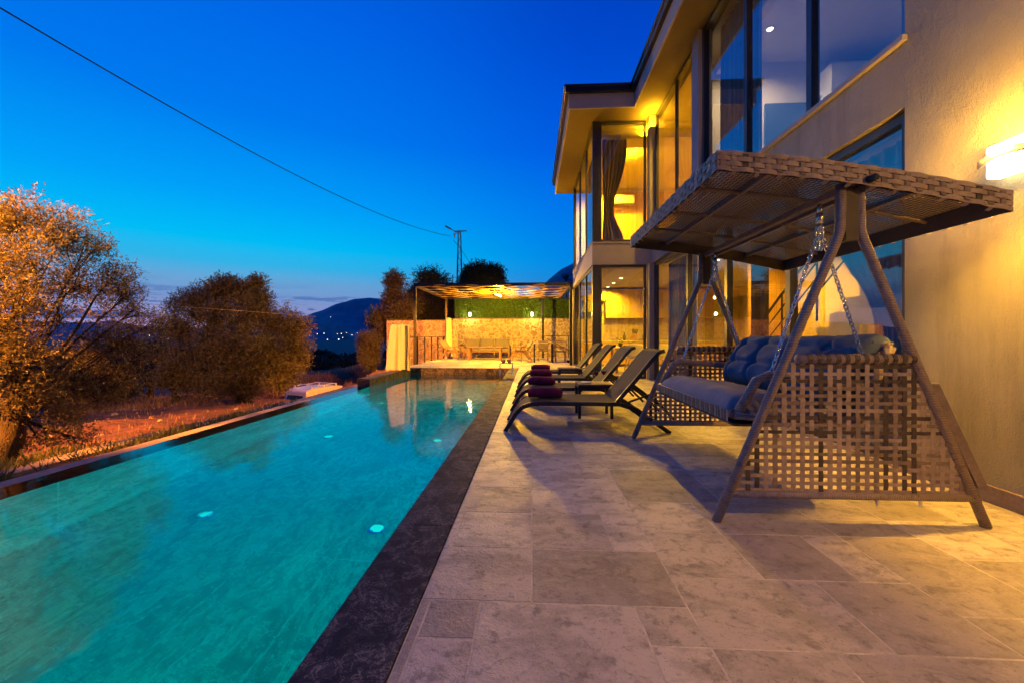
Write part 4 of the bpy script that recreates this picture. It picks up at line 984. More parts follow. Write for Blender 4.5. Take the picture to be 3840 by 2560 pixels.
# ================================================================== PERGOLA
PG = empty('pergola', (-1.2, 17.5, 0), 'black steel pergola with wavy wooden lattice roof over the seating', 'pergola')
PXL, PXR, PYN, PYF, PZ = -4.44, 1.45, 15.0, 20.1, 3.0
for (x, y) in ((PXL, PYN), (PXL + .1, PYF), (.55, PYF), (PXR, PYN + .0)):
    mb = MB(); mb.box(x - .05, x + .05, y - .05, y + .05, 0, PZ - .055); mb.build('post', 'black_metal', PG, bevel=.006)
mb = MB(); mb.box(PXL - .05, PXR + .05, PYN - .05, PYN + .05, PZ - .05, PZ + .07); mb.box(PXL - .05, PXR + .05, PYF - .05, PYF + .05, PZ - .05, PZ + .07); mb.box(PXL - .05, PXL + .05, PYN + .05, PYF - .05, PZ - .05, PZ + .07); mb.box(PXR - .05, PXR + .05, PYN + .05, PYF - .05, PZ - .05, PZ + .07)
mb.build('roof_frame', 'black_metal', PG, bevel=.006)
nS = 10; sp2 = (PYF - PYN - .2) / nS
for k in range(nS + 1):
    y = PYN + .1 + k * sp2; ph = (k % 2) * math.pi; mb = MB(); prev = None; n = 80
    vs = []
    for i in range(n + 1):
        x = PXL + .06 + (PXR - PXL - .12) * i / n; yy = y + .20 * math.sin(2 * math.pi * (x - PXL) / 1.25 + ph)
        vs += [(x, yy - .07, PZ - .02), (x, yy + .07, PZ - .02), (x, yy + .07, PZ + .0), (x, yy - .07, PZ + .0)]
    mb.add(vs, [(4 * i + q, 4 * i + (q + 1) % 4, 4 * i + 4 + (q + 1) % 4, 4 * i + 4 + q) for i in range(n) for q in range(4)])
    # tiny height offset between neighbours so faces never coincide
    mb.v = [(a, b, c + .021 * (k % 2)) for a, b, c in mb.v]
    mb.build('wavy_slat', 'lattice_wood', PG)
mb = MB(); [mb.box(x - .02, x + .02, PYN + .05, PYF - .05, PZ + .043, PZ + .066) for x in (-3.2, -2, -.8, .4)]; mb.build('rafter', 'black_metal', PG)
PL_ = empty('pendant_lamp', (-1.42, 17.0, 2.8), 'bright tube lamp hanging under the pergola lattice', 'lamp')
mb = MB(); mb.tube([(-1.55, 16.9, 2.86), (-1.33, 17.15, 2.80)], .028, 10); mb.build('bulb', 'bulb_warm', PL_, smooth=True)
mb = MB(); mb.tube([(-1.44, 17.02, 2.86), (-1.44, 17.02, 2.975)], .01, 6); mb.build('stem', 'black_metal', PL_)
lamp('POINT', (-1.44, 17.02, 2.66), WARM, 230, PL_, .08)

# stone wall, hedge panels, lamps on it
def ws(name, x0, x1, y0, y1, z1, label):
    mb = MB(); mb.box(x0, x1, y0, y1, -1, z1); o = mb.build(name, 'rubble_stone', loc=None); mb2 = MB(); mb2.box(x0 - .01, x1 + .01, y0 - .015, y1 + .02, z1, z1 + .04); cp = mb2.build('coping', 'granite_block', o, bevel=.005)
    return tag(o, label, 'wall')
ws('stone_wall', -4.2, 4.0, 21.0, 21.35, 1.98, 'cream rubble stone wall glowing behind the pergola seating')
ws('stone_wall', -8.2, -4.22, 22.2, 22.5, 1.95, 'greyer rubble stone wall stretch beyond the railing')
def leafsheet(x0, x1, y, z0, z1, n, size, seed, depth=.09):
    r = np.random.RandomState(seed); P = np.stack([r.uniform(x0, x1, n), y - r.uniform(0, depth, n), r.uniform(z0, z1, n)], 1)
    return P
def leaves_mesh(name, P, D, size, wid, mat, parent=None, seed=1, tones=None, loc=None):
    """P centres, D directions (nx3), one bent quad per leaf"""
    r = np.random.RandomState(seed); n = len(P)
    D = D / np.linalg.norm(D, axis=1, keepdims=True)
    A = r.normal(size=(n, 3)); W = np.cross(D, A); W /= np.linalg.norm(W, axis=1, keepdims=True) + 1e-9
    s = (size * r.uniform(.7, 1.3, n))[:, None]; w_ = (wid * r.uniform(.7, 1.3, n))[:, None]
    v0 = P; v1 = P + D * s * .5 + W * w_ * .5; v2 = P + D * s; v3 = P + D * s * .5 - W * w_ * .5
    V4 = np.stack([v0, v1, v2, v3], 1).reshape(-1, 3)
    o0 = wloc(parent) if parent else Vector((0, 0, 0)); V4 = V4 - np.array([o0.x, o0.y, o0.z])
    me = bpy.data.meshes.new(name); me.vertices.add(4 * n); me.vertices.foreach_set('co', V4.astype(np.float32).ravel())
    me.loops.add(4 * n); me.loops.foreach_set('vertex_index', np.arange(4 * n, dtype=np.int32)); me.polygons.add(n)
    me.polygons.foreach_set('loop_start', np.arange(0, 4 * n, 4, dtype=np.int32)); me.polygons.foreach_set('loop_total', np.full(n, 4, dtype=np.int32))
    me.update(calc_edges=True); me.materials.append(M[mat])
    if tones is None: tones = r.uniform(0, 1, (n, 2))
    tv = np.ones((n, 4, 4), dtype=np.float32); tv[:, :, 0] = tones[:, 0:1]; tv[:, :, 1] = tones[:, 1:2]; tone_attr(me, tv)
    o = bpy.data.objects.new(name, me); col.objects.link(o)
    if parent: o.parent = parent
    return o
def hedge(x0, x1, label, seed, y=21.12, z0=2.03, z1=3.05, n=9000):
    H = empty('hedge_panel', ((x0 + x1) / 2, y, z0), label, 'hedge panel', 'green leaf panels on the stone wall')
    mb = MB(); mb.box(x0, x1, y, y + .05, z0, z1); mb.build('backing_board', 'leaf_green', H)
    r = np.random.RandomState(seed); P = leafsheet(x0, x1, y, z0 + .02, z1 + .05, n, .05, seed); D = r.normal(size=(n, 3)) * [1, .8, 1] + [0, -1.0, .3]
    leaves_mesh('leaves', P, D, .055, .04, 'hedge_leaf', H, seed)
    mb = MB(); [mb.box(q - .025, q + .025, y + .051, y + .1, z0 - .0, z1 + .02) for q in (x0 + .03, x1 - .03)]; mb.build('post', 'black_metal', H)
hedge(-4.1, .50, 'bright green artificial hedge panel with two lamps above the stone wall', 1)
hedge(.62, 3.2, 'darker green hedge panel between pergola post and house', 2, n=6000)
for k, x in enumerate((-3.27, .0)):
    r = empty('wall_lantern', (x, 20.97, 2.1), ['small glowing lantern on the green panel over the armchair end', 'small glowing lantern on the green panel near the pergola post'][k], 'wall lamp', 'lanterns on the hedge panel')
    mb = MB(); mb.box(x - .055, x + .055, 20.86, 20.97, 2.12, 2.31); mb.build('shade', 'sconce_glow', r, bevel=.008)
    mb = MB(); mb.box(x - .06, x + .06, 20.855, 20.975, 2.315, 2.335); mb.build('cap', 'black_metal', r); lamp('POINT', (x, 20.8, 2.2), (1, .65, .12), 60, r, .05)

# railing along the drop + behind the table
RL = empty('railing', (-4.4, 17, 0), 'black metal railing with dark glass panels along the terrace drop', 'railing')
mb = MB(); mb.beam((-4.42, 13.35, 1.05), (-4.42, 20.9, 1.05), .05, .03); mb.build('handrail', 'black_metal', RL)
for y in (13.35, 14.1, 15.25, 16.3, 17.4, 18.6, 19.8, 20.85): mb = MB(); mb.box(-4.445, -4.395, y - .025, y + .025, 0, 1.034); mb.build('post', 'black_metal', RL)
for a, b in zip((13.4, 15.3, 16.35, 17.45, 18.65), (14.05, 16.25, 17.35, 18.55, 19.75)): mb = MB(); mb.box(-4.426, -4.414, a, b, .1, .98); mb.build('panel', 'clear_glass', RL)
R2 = empty('railing', (1.2, 20.2, 0), 'thin railing in front of the stone wall beside the house', 'railing')
mb = MB(); mb.beam((.62, 20.4, 1.10), (2.4, 20.4, 1.10), .04, .03); mb.build('handrail', 'black_metal', R2)
for x in (1.85, ): mb = MB(); mb.box(x - .02, x + .02, 20.38, 20.42, 0, 1.08); mb.build('post', 'black_metal', R2)
mb = MB(); mb.beam((.75, 20.42, .95), (1.9, 20.42, .35), .05, .06); mb.build('brace', 'table_slat', R2)

# draped cream curtain at the railing's near end
def drape(cx, cy_, z0, z1, r0, label, parent=None, seedk=0, mat='canvas_cream', lean=0.):
    mb = MB(); n = 64
    def fn(u, v):
        z = z1 + (z0 - z1) * v; a = 2 * math.pi * u
        rr = r0 * (.80 + .28 * v) * (1 + .20 * math.sin(7 * a + 1 + 1.2 * v) + .11 * math.sin(13 * a + seedk - v))
        return (cx + rr * math.cos(a) * 1.0 + lean * v, cy_ + rr * .6 * math.sin(a), z + .02 * math.sin(5 * a))
    mb.grid(fn, n, 18); b = len(mb.v); mb.v.append((cx, cy_, z1 + .01))
    for i in range(n): mb.f.append((b, i + 1, i)); mb.m.append(0)
    return tag(mb.build('draped_curtain', mat, smooth=True), label, 'curtain')
drape(-4.28, 12.75, .006, 1.43, .31, 'cream curtain hanging in a tall folded bundle at the pool corner', lean=-.03)
drape(-4.05, 19.3, .02, 1.95, .13, 'slim cream curtain gathered beside the lounge chairs', seedk=2)

# ---- pergola furniture
def slat_chair(x, y, rot, label):
    r = empty('lounge_armchair', (0, 0, 0), label, 'armchair', 'wooden armchairs under the pergola')
    mb = MB(); mb.box(-.32, .32, -.34, .30, .34, .38); mb.build('seat_frame', 'teak', r)
    mb = MB(); mb.box(-.29, .29, -.30, .30, .381, .48); mb.build('cushion', 'grey_cushion', r, bevel=.03)
    mb = MB(); mb.add([(-.30, .24, .46), (.30, .24, .46), (.30, .52, .88), (-.30, .52, .88), (-.30, .32, .42), (.30, .32, .42), (.30, .60, .85), (-.30, .60, .85)], [(0, 1, 2, 3), (7, 6, 5, 4), (0, 4, 5, 1), (1, 5, 6, 2), (2, 6, 7, 3), (3, 7, 4, 0)]); mb.build('back_cushion', 'grey_cushion', r, bevel=.03)
    for s in (-1, 1):
        mb = MB(); mb.beam((s * .35, -.38, .60), (s * .35, .36, .56), .06, .03); mb.build('armrest', 'teak', r)
        mb = MB(); mb.beam((s * .35, -.40, 0), (s * .35, -.22, .585), .04, .05); mb.build('leg', 'teak', r)
        mb = MB(); mb.beam((s * .35, .50, 0), (s * .35, .12, .54), .04, .05); mb.build('leg', 'teak', r)
    r.location = (x, y, 0); r.rotation_euler = (0, 0, rot); return r
a1 = slat_chair(-3.70, 18.7, R(75), 'wooden armchair with grey cushion at the curtain end of the seating')
a2 = copy_tree(a1, None, (-.55, 18.2, 0)); a2.rotation_euler = (0, 0, R(-80)); a2['label'] = 'wooden armchair with grey cushion facing the sofa end near the dining table'
SO = empty('outdoor_sofa', (-2.3, 20.1, 0), 'long wooden garden sofa with grey cushions against the stone wall', 'sofa')
mb = MB(); mb.box(-3.45, -1.15, 19.75, 20.5, .30, .35); mb.build('seat_frame', 'teak', SO)
for k in range(3): mb = MB(); mb.box(-3.42 + k * .765, -3.42 + (k + 1) * .765 - .01, 19.75, 20.35, .351, .47); mb.build('seat_cushion', 'grey_cushion', SO, bevel=.03)
for k in range(3): mb = MB(); mb.box(-3.40 + k * .765, -3.42 + (k + 1) * .765 - .03, 20.25, 20.45, .48, .95); mb.build('back_cushion', 'grey_cushion', SO, bevel=.05)
for x in (-3.45, -1.15): mb = MB(); mb.box(x - .03, x + .03, 19.75, 20.5, .55, .59); mb.build('armrest', 'teak', SO)
for x in (-3.45, -1.15):
    for y in (19.8, 20.45): mb = MB(); mb.box(x - .029, x + .029, y - .029, y + .029, 0, .549); mb.build('leg', 'teak', SO)
CT = empty('coffee_table', (-2.2, 18.4, 0), 'long wooden coffee table in front of the garden sofa', 'table')
mb = MB()
for k in range(5): mb.box(-2.95, -1.35, 18.0 + k * .15, 18.142 + k * .15, .56, .60)
mb.build('tabletop', 'teak', CT)
for x in (-2.85, -1.45):
    for y in (18.06, 18.66): mb = MB(); mb.box(x - .04, x + .04, y - .04, y + .04, 0, .559); mb.build('leg', 'teak', CT)
OD = empty('outdoor_dining_table', (.40, 16.9, 0), 'small square outdoor table with black legs beside the pergola post', 'table')
mb = MB(); mb.box(.05, .90, 16.5, 17.35, .77, .80); mb.build('tabletop', 'backsplash', OD, bevel=.005)
for x in (.10, .85):
    for y in (16.55, 17.3): mb = MB(); mb.box(x - .03, x + .03, y - .03, y + .03, 0, .769); mb.build('leg', 'black_metal', OD)
def wchair(x, y, rot, label):
    r = empty('wicker_chair', (0, 0, 0), label, 'chair', 'chairs around the small outdoor table')
    mb = MB(); mb.box(-.22, .22, -.22, .22, .42, .46); mb.build('seat', 'table_slat', r, bevel=.01)
    mb = MB(); mb.box(-.22, .22, .20, .235, .47, .88); mb.build('backrest', 'rattan_mid', r, bevel=.012)
    for s in (-1, 1):
        for t in (-1, 1): mb = MB(); mb.box(s * .2 - .018, s * .2 + .018, t * .2 - .018, t * .2 + .018, 0, .419); mb.build('leg', 'teak', r)
        mb = MB(); mb.box(s * .235 - .02, s * .235 + .02, -.2, .22, .62, .65); mb.build('armrest', 'teak', r)
    r.location = (x, y, 0); r.rotation_euler = (0, 0, rot); return r
w0 = wchair(-.25, 17.0, R(90), 'wicker chair on the sofa side of the small outdoor table')
w1 = copy_tree(w0, None, (1.2, 17.0, 0)); w1.rotation_euler = (0, 0, R(-90)); w1['label'] = 'wicker chair on the house side of the small outdoor table'
w2 = copy_tree(w0, None, (.5, 17.8, 0)); w2.rotation_euler = (0, 0, 0); w2['label'] = 'wicker chair behind the small outdoor table'

# ================================================================== utility pole & cables
UP = empty('utility_pole', at(1723, 1262, 34) - Vector((0, 0, 1.9)), 'lattice steel utility pole with street lamp arm above the trees', 'utility pole')
pb = at(1723, HZ, 34); px_, py_ = pb.x, pb.y; zt = at(1723, 868, 34).z; zb = -.9
mb = MB()
def pw(z): return .26 * (1 - (z - zb) / (zt - zb)) + .10
for sx in (-1, 1):
    for sy in (-1, 1): mb.beam((px_ + sx * pw(zb), py_ + sy * pw(zb), zb), (px_ + sx * pw(zt), py_ + sy * pw(zt), zt), .05, .05)
z = zb; s = 1
while z < zt - .3:
    z2 = z + .55
    for sy in (-1, 1): mb.beam((px_ - s * pw(z), py_ + sy * pw(z), z), (px_ + s * pw(z2), py_ + sy * pw(z2), z2), .025, .025)
    for sx in (-1, 1): mb.beam((px_ + sx * pw(z), py_ - s * pw(z), z), (px_ + sx * pw(z2), py_ + s * pw(z2), z2), .025, .025)
    z = z2; s = -s
mb.build('lattice_mast', 'galvanised', UP)
mb = MB(); mb.beam((px_ - .35, py_, zt), (px_ + .60, py_, zt + .02), .08, .08); mb.build('crossarm', 'galvanised', UP)
mb = MB(); mb.tube([(px_ - .1, py_, zt - .25), (px_ - .5, py_ - .1, zt + .05), (px_ - .75, py_ - .2, zt + .18)], .035, 6); mb.build('lamp_arm', 'galvanised', UP)
mb = MB(); mb.beam((px_ - .70, py_ - .2, zt + .14), (px_ - 1.15, py_ - .35, zt + .38), .2, .1); mb.build('lamp_head', 'galvanised', UP, bevel=.02)
mb = MB(); mb.tube([(px_ - .42, py_, zt - .15), (px_ - .42, py_, zt - .55)], [.09, .05], 8); mb.build('insulator', 'white_enamel', UP, smooth=True)
def cable(name, pts, r, mat, label, cat='cable'):
    mb = MB(); mb.tube(pts, r, 6); return tag(mb.build(name, mat, smooth=True), label, cat)
Pa = at(1690, 886, 34); Pa.z = at(1695, 886, 34).z; dP = 6.0
Pb = at(-700, -400, dP)
meas = [(0, 32), (582, 368), (945, 570), (1373, 784), (1560, 852)]
ts = []; zs = []
for fx, fy in meas:   # intersect each sight line with the vertical plane of the cable
    q = at(fx, fy, 1.0) - Vector((0, 0, CH)); A2 = np.array([[q.x, -(Pb.x - Pa.x)], [q.y, -(Pb.y - Pa.y)]]); sol = np.linalg.solve(A2, [Pa.x, Pa.y]); ts.append(sol[1]); zs.append(CH + q.z * sol[0])
ts = [0] + ts; zs = [Pa.z] + zs; cf_ = np.polyfit(ts, zs, 3, w=[3] + [1] * (len(ts) - 1))
ct = np.linspace(0, max(ts) * 1.15, 60)
cable('power_cable', [(Pa.x + (Pb.x - Pa.x) * t, Pa.y + (Pb.y - Pa.y) * t, float(np.polyval(cf_, t))) for t in ct], .016, 'cable_black', 'thick black power cable sagging across the blue sky to the pole')
q1 = at(1700, 900, 34); q2 = at(1850, 1090, 45)
cable('guy_wire', [q1, at(1735, 945, 37), at(1768, 995, 41), q2], .02, 'cable_black', 'thin wire running down from the pole behind the trees')
cable('rope_line', [at(-60, 1085, 9), at(300, 1118, 9.6), at(640, 1147, 10.6), at(900, 1166, 11.3), at(1190, 1188, 12.3)], .006, 'rope_pale', 'thin pale wire crossing in front of the olive trees')

# ================================================================== van
VR = 2.0
def van():
    gzv = -3.15
    r = empty('parked_van', (0, 0, 0), 'white small van with roof bars parked below the vanishing edge', 'van')
    W = .82; prof = [(-2.0, .35), (-2.02, .95), (-1.93, 1.30), (-1.84, 1.70), (-1.66, 1.80), (-.2, 1.83), (.45, 1.74), (.95, 1.28), (1.75, 1.08), (2.0, .85), (2.02, .4)]
    mb = MB(); n = len(prof)
    for sx, ins in ((-W, 0), (W, 0)):
        for (a, c) in prof:
            xin = max(0, (c - 1.0)) * .16; mb.v.append((sx + (xin if sx < 0 else -xin), a, c))
    mb.f += [tuple(range(n)), tuple(range(n, 2 * n))[::-1]] + [(i, i + n, (i + 1) % n + n, (i + 1) % n) for i in range(n)]; mb.m += [0] * (n + 2)
    mb.build('body', 'van_white', r, bevel=.06)
    mb = MB(); mb.add([(-.56, -1.955, 1.15), (.56, -1.955, 1.15), (.52, -1.90, 1.50), (-.52, -1.90, 1.50)], [(0, 1, 2, 3)]); mb.v = [(a, b - .022, c) for a, b, c in mb.v]; o = mb.build('rear_window', 'van_glass', r); s = o.modifiers.new('s', 'SOLIDIFY'); s.thickness = .01
    for sx in (-1, 1):
        for (a, b) in ((-1.6, -.75), (-.6, .2), (.3, .85)):
            x0 = W - .3 * .16; x1 = W - .62 * .16
            mb = MB(); mb.add([(sx * (W - .035), a, 1.10), (sx * (W - .035), b + (.1 if b > .8 else 0), 1.10), (sx * (W - .07), b - (.2 if b > .8 else 0), 1.46), (sx * (W - .07), a, 1.46)], [(0, 1, 2, 3)]); mb.v = [(p + sx * .012, q, z) for p, q, z in mb.v]; o = mb.build('side_window', 'van_glass', r); s = o.modifiers.new('s', 'SOLIDIFY'); s.thickness = .008
        mb = MB(); mb.tube([(sx * .60, -1.5, 1.90), (sx * .60, .1, 1.92)], .02, 6); [mb.box(sx * .60 - .02, sx * .60 + .02, y - .05, y + .05, 1.78, 1.90) for y in (-1.45, -.7, .05)]; mb.build('roof_rail', 'van_white', r)
        for a in (-1.25, 1.3):
            mb = MB(); mb.tube([(sx * .70, a, .32), (sx * .86, a, .32)], .32, 20); t_ = mb.build('wheel', 'pot_dark', r, smooth=False)
        mb = MB(); mb.box(sx * .62 - .08, sx * .62 + .08, -2.06, -2.01, .95, 1.25); mb.build('tail_light', 'burgundy_towel', r)
    mb = MB(); [mb.box(-.64, .64, y - .03, y + .03, 1.92, 1.96) for y in (-1.1, -.2)]; mb.build('roof_bar', 'van_white', r)
    r.location = (VAN.x, VAN.y, -3.32); r.rotation_euler = (0, 0, R(-20)); return r
vn = van()

# ================================================================== vegetation
def tree(name, clumps, base, label, cat='tree', leaf='olive_leaf', size=.05, wid=.016, per=500, seed=1, trunk_r=.16, limb_r=.05, group='olive trees beyond the pool', extra_twigs=True, trunk_top=None):
    """clumps: list of (centre Vector, radius, density)"""
    r = np.random.RandomState(seed); rr = random.Random(seed)
    T_ = empty(name, base, label, cat, group)
    base = Vector(base); cen = sum((c[0] for c in clumps), Vector()) / len(clumps)
    top = trunk_top or (base + (cen - base) * .42 + Vector((0, 0, 0)))
    mb = MB()
    k1 = base + (top - base) * .5 + Vector((rr.uniform(-.12, .12), rr.uniform(-.1, .1), 0))
    mb.tube([base + Vector((0, 0, -.3)), base + Vector((0, 0, .05)), k1, top], [trunk_r * 1.5, trunk_r * 1.15, trunk_r * .85, trunk_r * .7], 10)
    PP = []; DD = []; TT = []
    tips = []
    for (c, rad, den) in clumps:
        st_ = base + (top - base) * rr.uniform(.55, 1.0); mid = st_ + (c - st_) * .5 + Vector((rr.uniform(-.3, .3), rr.uniform(-.3, .3), rr.uniform(-.05, .35))) * rad
        mid2 = st_ + (c - st_) * .8 + Vector((rr.uniform(-.2, .2), rr.uniform(-.2, .2), rr.uniform(0, .3))) * rad
        lr = limb_r * rr.uniform(.7, 1.2)
        mb.tube([st_, mid, mid2, c], [lr, lr * .65, lr * .45, lr * .25], 6)
        for q in range(9):
            dv = Vector(r.normal(size=3)).normalized(); e = c + dv * rad * rr.uniform(.7, 1.05); m_ = c + (e - c) * .5 + Vector(r.normal(size=3)) * rad * .1
            s_0 = mid2 + (c - mid2) * rr.random(); mb.tube([s_0, m_, e], [lr * .28, lr * .18, lr * .06], 4, caps=False)
            tips.append((e, den))
        nsp = int(per * den)
        # sprays: a short twig direction with leaves along it
        nsub = max(5, int(9 * den + 4)); subs = [np.array(c) + np.array(Vector(r.normal(size=3)).normalized()) * rad * rr.uniform(.35, .95) * np.array([1, 1, .85]) for _ in range(nsub)]
        for sct in subs:
            k = nsp // nsub; srad = rad * rr.uniform(.22, .42); dirs = r.normal(size=(k, 3)); dirs /= np.linalg.norm(dirs, axis=1, keepdims=True)
            cent = sct + dirs * srad * (r.uniform(.15, 1, (k, 1)) ** .6)
            tdir = dirs * .7 + r.normal(size=(k, 3)) * .5 + [0, 0, .25]; tdir /= np.linalg.norm(tdir, axis=1, keepdims=True)
            nl = 8; tone = rr.uniform(.0, 1) * .6
            for q in range(nl):
                PP.append(cent + tdir * (size * .55 * q)); DD.append(tdir * .8 + r.normal(size=(k, 3)) * .75)
                TT.append(np.stack([np.clip(tone + r.uniform(-.1, .4, k), 0, 1), r.uniform(0, 1, k)], 1))
    mb.build('trunk', 'bark', T_, smooth=True)
    P = np.concatenate(PP); D = np.concatenate(DD); TT = np.concatenate(TT)
    leaves_mesh('crown', P, D, size, wid, leaf, T_, seed, TT)
    return T_
def cl(lst, k=1.):
    return [(at(x, y, d), rp / FPX * d * k, den) for (x, y, d, rp, den) in lst]
near = [(-60, 820, 5.2, 120, 1.), (70, 830, 5.0, 110, 1.), (200, 860, 5.4, 90, .9), (310, 940, 5.6, 85, .8), (130, 980, 4.9, 130, 1.2), (290, 1060, 5.5, 90, .8), (430, 1030, 6, 75, .55), (480, 1100, 6.1, 50, .35), (-60, 1050, 4.8, 150, 1.2), (60, 1150, 4.6, 120, 1.),
        (230, 1180, 5.2, 60, .28), (400, 1170, 6, 60, .3), (510, 1160, 6.2, 50, .3), (560, 1225, 6.2, 60, .4), (330, 1330, 5.6, 90, .8), (450, 1390, 5.7, 85, .7), (240, 1430, 5.1, 95, .9), (540, 1330, 6.1, 60, .35), (40, 1330, 4.5, 130, 1.1), (110, 1480, 4.7, 100, .9),
        (230, 1560, 4.9, 75, .5), (360, 1470, 5.4, 80, .7), (140, 1640, 4.7, 55, .3), (-100, 1300, 4.5, 150, 1.), (280, 1640, 5.0, 40, .14), (500, 1270, 5.9, 60, .35), (430, 1290, 5.8, 60, .4)]
tb = at(-30, 1775, 4.35)
tree('olive_tree', cl(near), (tb.x, tb.y, gz(tb.x, tb.y) - .05), 'large olive tree glowing orange beside the vanishing edge', size=.047, wid=.0135, per=400, seed=5, trunk_r=.12, limb_r=.024, trunk_top=at(60, 1480, 4.6))
sec2 = [(880, 1110, 15, 60, .8), (950, 1130, 15, 55, .8), (770, 1130, 15.5, 60, .8), (700, 1165, 15.5, 55, .7), (655, 1230, 15, 65, .8), (800, 1200, 15, 70, .9), (915, 1205, 14.5, 75, 1.), (1025, 1190, 15, 65, .8), (1095, 1235, 15.3, 60, .8), (1090, 1310, 15.3, 65, .9), (960, 1290, 14.4, 85, 1.1),
        (840, 1310, 14.4, 85, 1.1), (735, 1300, 15, 70, .8), (1000, 1375, 14.5, 85, 1.1), (880, 1390, 14.3, 80, 1.), (765, 1390, 15, 60, .6), (1085, 1370, 15, 60, .8), (930, 1440, 14.6, 60, .6), (830, 1440, 14.4, 60, .7), (1020, 1430, 14.4, 55, .7), (740, 1440, 14.6, 50, .5), (840, 1085, 15, 45, .6), (960, 1070, 15.2, 28, .4)]
tb = at(915, 1480, 15.2)
tree('olive_tree', cl(sec2, 1.05), (tb.x, tb.y, gz(tb.x, tb.y) - .1), 'broad round olive tree standing on the bank past mid pool', size=.085, wid=.028, per=900, seed=8, trunk_r=.26, limb_r=.06)
def simple_tree(fx, fy0, fy1, half, dep, label, seed, leaf='dark_leaf', n=11, per=260, name='olive_tree', base_y=None, size=.14, wid=.06, group='trees beyond the terrace'):
    r = random.Random(seed); L2 = []
    for k in range(n):
        a = r.uniform(0, 6.28); q = r.random() ** .5; x = fx + half * .8 * q * math.cos(a); y = (fy0 + fy1) / 2 + (fy1 - fy0) * .42 * q * math.sin(a); L2.append((x, y, dep + r.uniform(-.5, .5) * half / FPX * dep, r.uniform(.28, .45) * min(half, (fy1 - fy0) * .6), r.uniform(.7, 1.1)))
    c = cl(L2); tb = at(fx, base_y or fy1 + 30, dep)
    return tree(name, c, tb, label, leaf=leaf, size=size, wid=wid, per=per, seed=seed, trunk_r=.012 * dep * .6, limb_r=.004 * dep * .6, group=group)
simple_tree(1485, 1030, 1300, 85, 25, 'tree with warm-lit edge just left of the pergola front post', 31, 'olive_leaf', n=17, per=420, base_y=1360)
simple_tree(1610, 1000, 1290, 105, 27, 'dark double-topped tree behind the pergola corner', 32, n=30, per=420, base_y=1330)
simple_tree(1808, 972, 1200, 76, 30, 'dark rounded tree right of the utility pole', 33, n=26, per=420, base_y=1320)
simple_tree(1402, 1225, 1375, 52, 23, 'low brownish bush beside the cream curtain', 34, 'olive_leaf', n=13, per=330, name='bush', base_y=1385, size=.10, wid=.04)
simple_tree(560, 1290, 1440, 110, 18, 'dark bush between the two olive trees', 35, n=10, name='bush', base_y=1490)
simple_tree(420, 1330, 1500, 110, 15, 'dark low bush behind the orange olive tree', 36, n=9, name='bush', base_y=1540)
simple_tree(660, 1370, 1470, 60, 14.5, 'small grey-green bush at the foot of the round olive', 37, 'olive_leaf', n=6, per=160, name='bush', base_y=1495, size=.09, wid=.03)
simple_tree(2135, 1020, 1100, 40, 60, 'small dark tree between pergola roof and house', 38, n=5, per=120, base_y=1250)
# far wood
rw = np.random.RandomState(12); PP = []; DD = []
for k in range(150):
    dep = rw.uniform(42, 95); fx = rw.uniform(-100, 1560); c = np.array(at(fx, HZ, dep)); g0 = gz(c[0], c[1]); hgt = rw.uniform(2.0, 4.2) * (.75 + dep / 200)
    c[2] = CH - (1318 - HZ + rw.uniform(0, 40)) / FPX * dep - hgt * .5; n = 360; d = rw.normal(size=(n, 3)); d /= np.linalg.norm(d, axis=1, keepdims=True)
    PP.append(c + d * [hgt * .8, hgt * .8, hgt * .5] * (rw.uniform(.5, 1, (n, 1)) ** .5)); DD.append(d + rw.normal(size=(n, 3)) * .5)
o = leaves_mesh('woods', np.concatenate(PP), np.concatenate(DD), .7, .5, 'dark_leaf', None, 3); tag(o, 'dark wood in the dip before the valley', kind='stuff')
# dry grass on the bank
rg = np.random.RandomState(5); P = []; D = []
def blades(n, fn, h, tones=None):
    for _ in range(n):
        x, y = fn(); P.append((x, y, gz(x, y) - .02)); D.append((rg.normal() * .25, rg.normal() * .25, 1))
def band1():
    t = rg.random(); a = at(1000, 1450, 24); b = at(1440, 1350, 26); return a.x + (b.x - a.x) * t + rg.normal() * .8, a.y + (b.y - a.y) * t + rg.normal() * 2.2
def band2():
    t = rg.random(); a = at(300, 1550, 12); b = at(1000, 1470, 19); return a.x + (b.x - a.x) * t + rg.normal() * .8, a.y + (b.y - a.y) * t + rg.normal() * 1.2
def band3(): return rg.uniform(-16, -5.2), rg.uniform(4, 26)
def band4(): t = rg.random(); return -6.2 - 7 * t + rg.normal() * .8, 13 + 14 * t + rg.normal() * 1.5
blades(5200, band1, .5); n1_ = len(P); blades(3600, band2, .4); nA = len(P); blades(3000, band3, .2); blades(1500, band4, .3)
P = np.array(P); D = np.array(D); sz_g = np.full(len(P), .30); sz_g[nA:] = .12; sz_g[5200:nA] = .22
o = leaves_mesh('dry_grass', P, D, sz_g, .018, 'dry_blade', None, 6); tag(o, 'dry grass and stubble on the red bank', kind='stuff')
P = []; D = []
for (cx, cyy, n, sp3) in ((-4.9, 3.3, 260, .12), (-4.85, 4.4, 200, .35), (-4.82, 5.2, 420, .30), (-4.8, 6.3, 420, .30), (-4.8, 7.3, 150, .3), (-5.35, 3.9, 380, .25), (-5.5, 4.3, 200, .3)):
    for _ in range(n):
        x = cx + rg.normal() * .05 - .02; y = cyy + rg.normal() * sp3; P.append((x, y, -.30 if x > -5.1 else -.36)); D.append((rg.normal() * .5, rg.normal() * .5, 1))
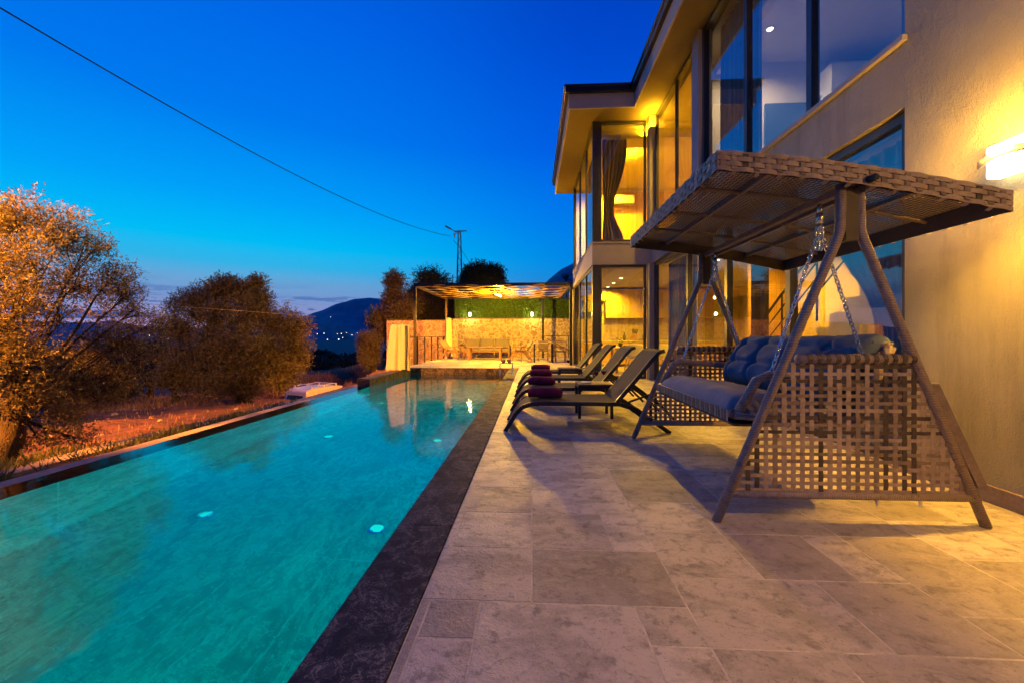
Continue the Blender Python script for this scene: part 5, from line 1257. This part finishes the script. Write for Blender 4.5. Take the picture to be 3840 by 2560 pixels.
o = leaves_mesh('weeds', np.array(P), np.array(D), .17, .010, 'weed_blade', None, 8); tag(o, 'green weeds in the gap outside the pool kerb', kind='stuff')
# weed bed between kerb and path so no drop shows
mb = MB(); ys = np.arange(-2.4, 13.5, .5)
for y in ys: mb.v += [(-4.655, y, WZ - .06), (-5.12, y, -.31)]
mb.f += [(2 * i, 2 * i + 2, 2 * i + 3, 2 * i + 1) for i in range(len(ys) - 1)]; mb.m += [0] * (len(ys) - 1)
tag(mb.build('verge', 'red_earth'), 'earth verge outside the pool kerb', kind='structure')
# stones on the earth
for k in range(26):
    fx = rnd.uniform(150, 1050); p = at(fx, 1262, rnd.uniform(7, 18)); s = rnd.uniform(.03, .10); z = gz(p.x, p.y)
    mb = MB(); mb.lathe((p.x, p.y, z - s * .3), [(s * .5, 0), (s * rnd.uniform(.9, 1.1), s * .4), (s * .7, s * .9), (s * .2, s * 1.1)], 7); tag(mb.build('stone', 'concrete'), 'small pale stone lying on the red earth bank', 'stone', 'loose stones on the red earth')

# ================================================================== off-frame street light, added fill spot and floodlight that tint the trees and bank
lamp('SPOT', (-9.5, -1.5, 6.5), (1, .29, .015), 44000, None, .15, None, 40, .5, 'street_or_fill_light', (-7.1, 5.2, 1.9))
lamp('SPOT', (-3.0, -6.0, 7.5), (1, .36, .05), 15000, None, .15, None, 24, .7, 'street_or_fill_light', (-9.8, 12.5, .4))  # extra spot added to brighten the round olive on the bank
lamp('SPOT', (-4.62, 16.2, 2.85), (1, .27, .015), 3800, None, .08, None, 130, .6, 'floodlight', (-8.5, 19.5, -1.0))

# dusk air
mb = MB(); mb.box(-7600, 7600, -2900, 9600, -60, 900)
m, t = newmat('haze'); g = G(t)
vol = g.n('ShaderNodeVolumePrincipled', {'Color': (.22, .58, 1., 1), 'Density': 2.6e-5, 'Anisotropy': .2})
t.links.new(vol.outputs[0], g.n('ShaderNodeOutputMaterial').inputs['Volume'])
tag(mb.build('haze', 'haze'), 'blue evening air over the valley', kind='stuff')
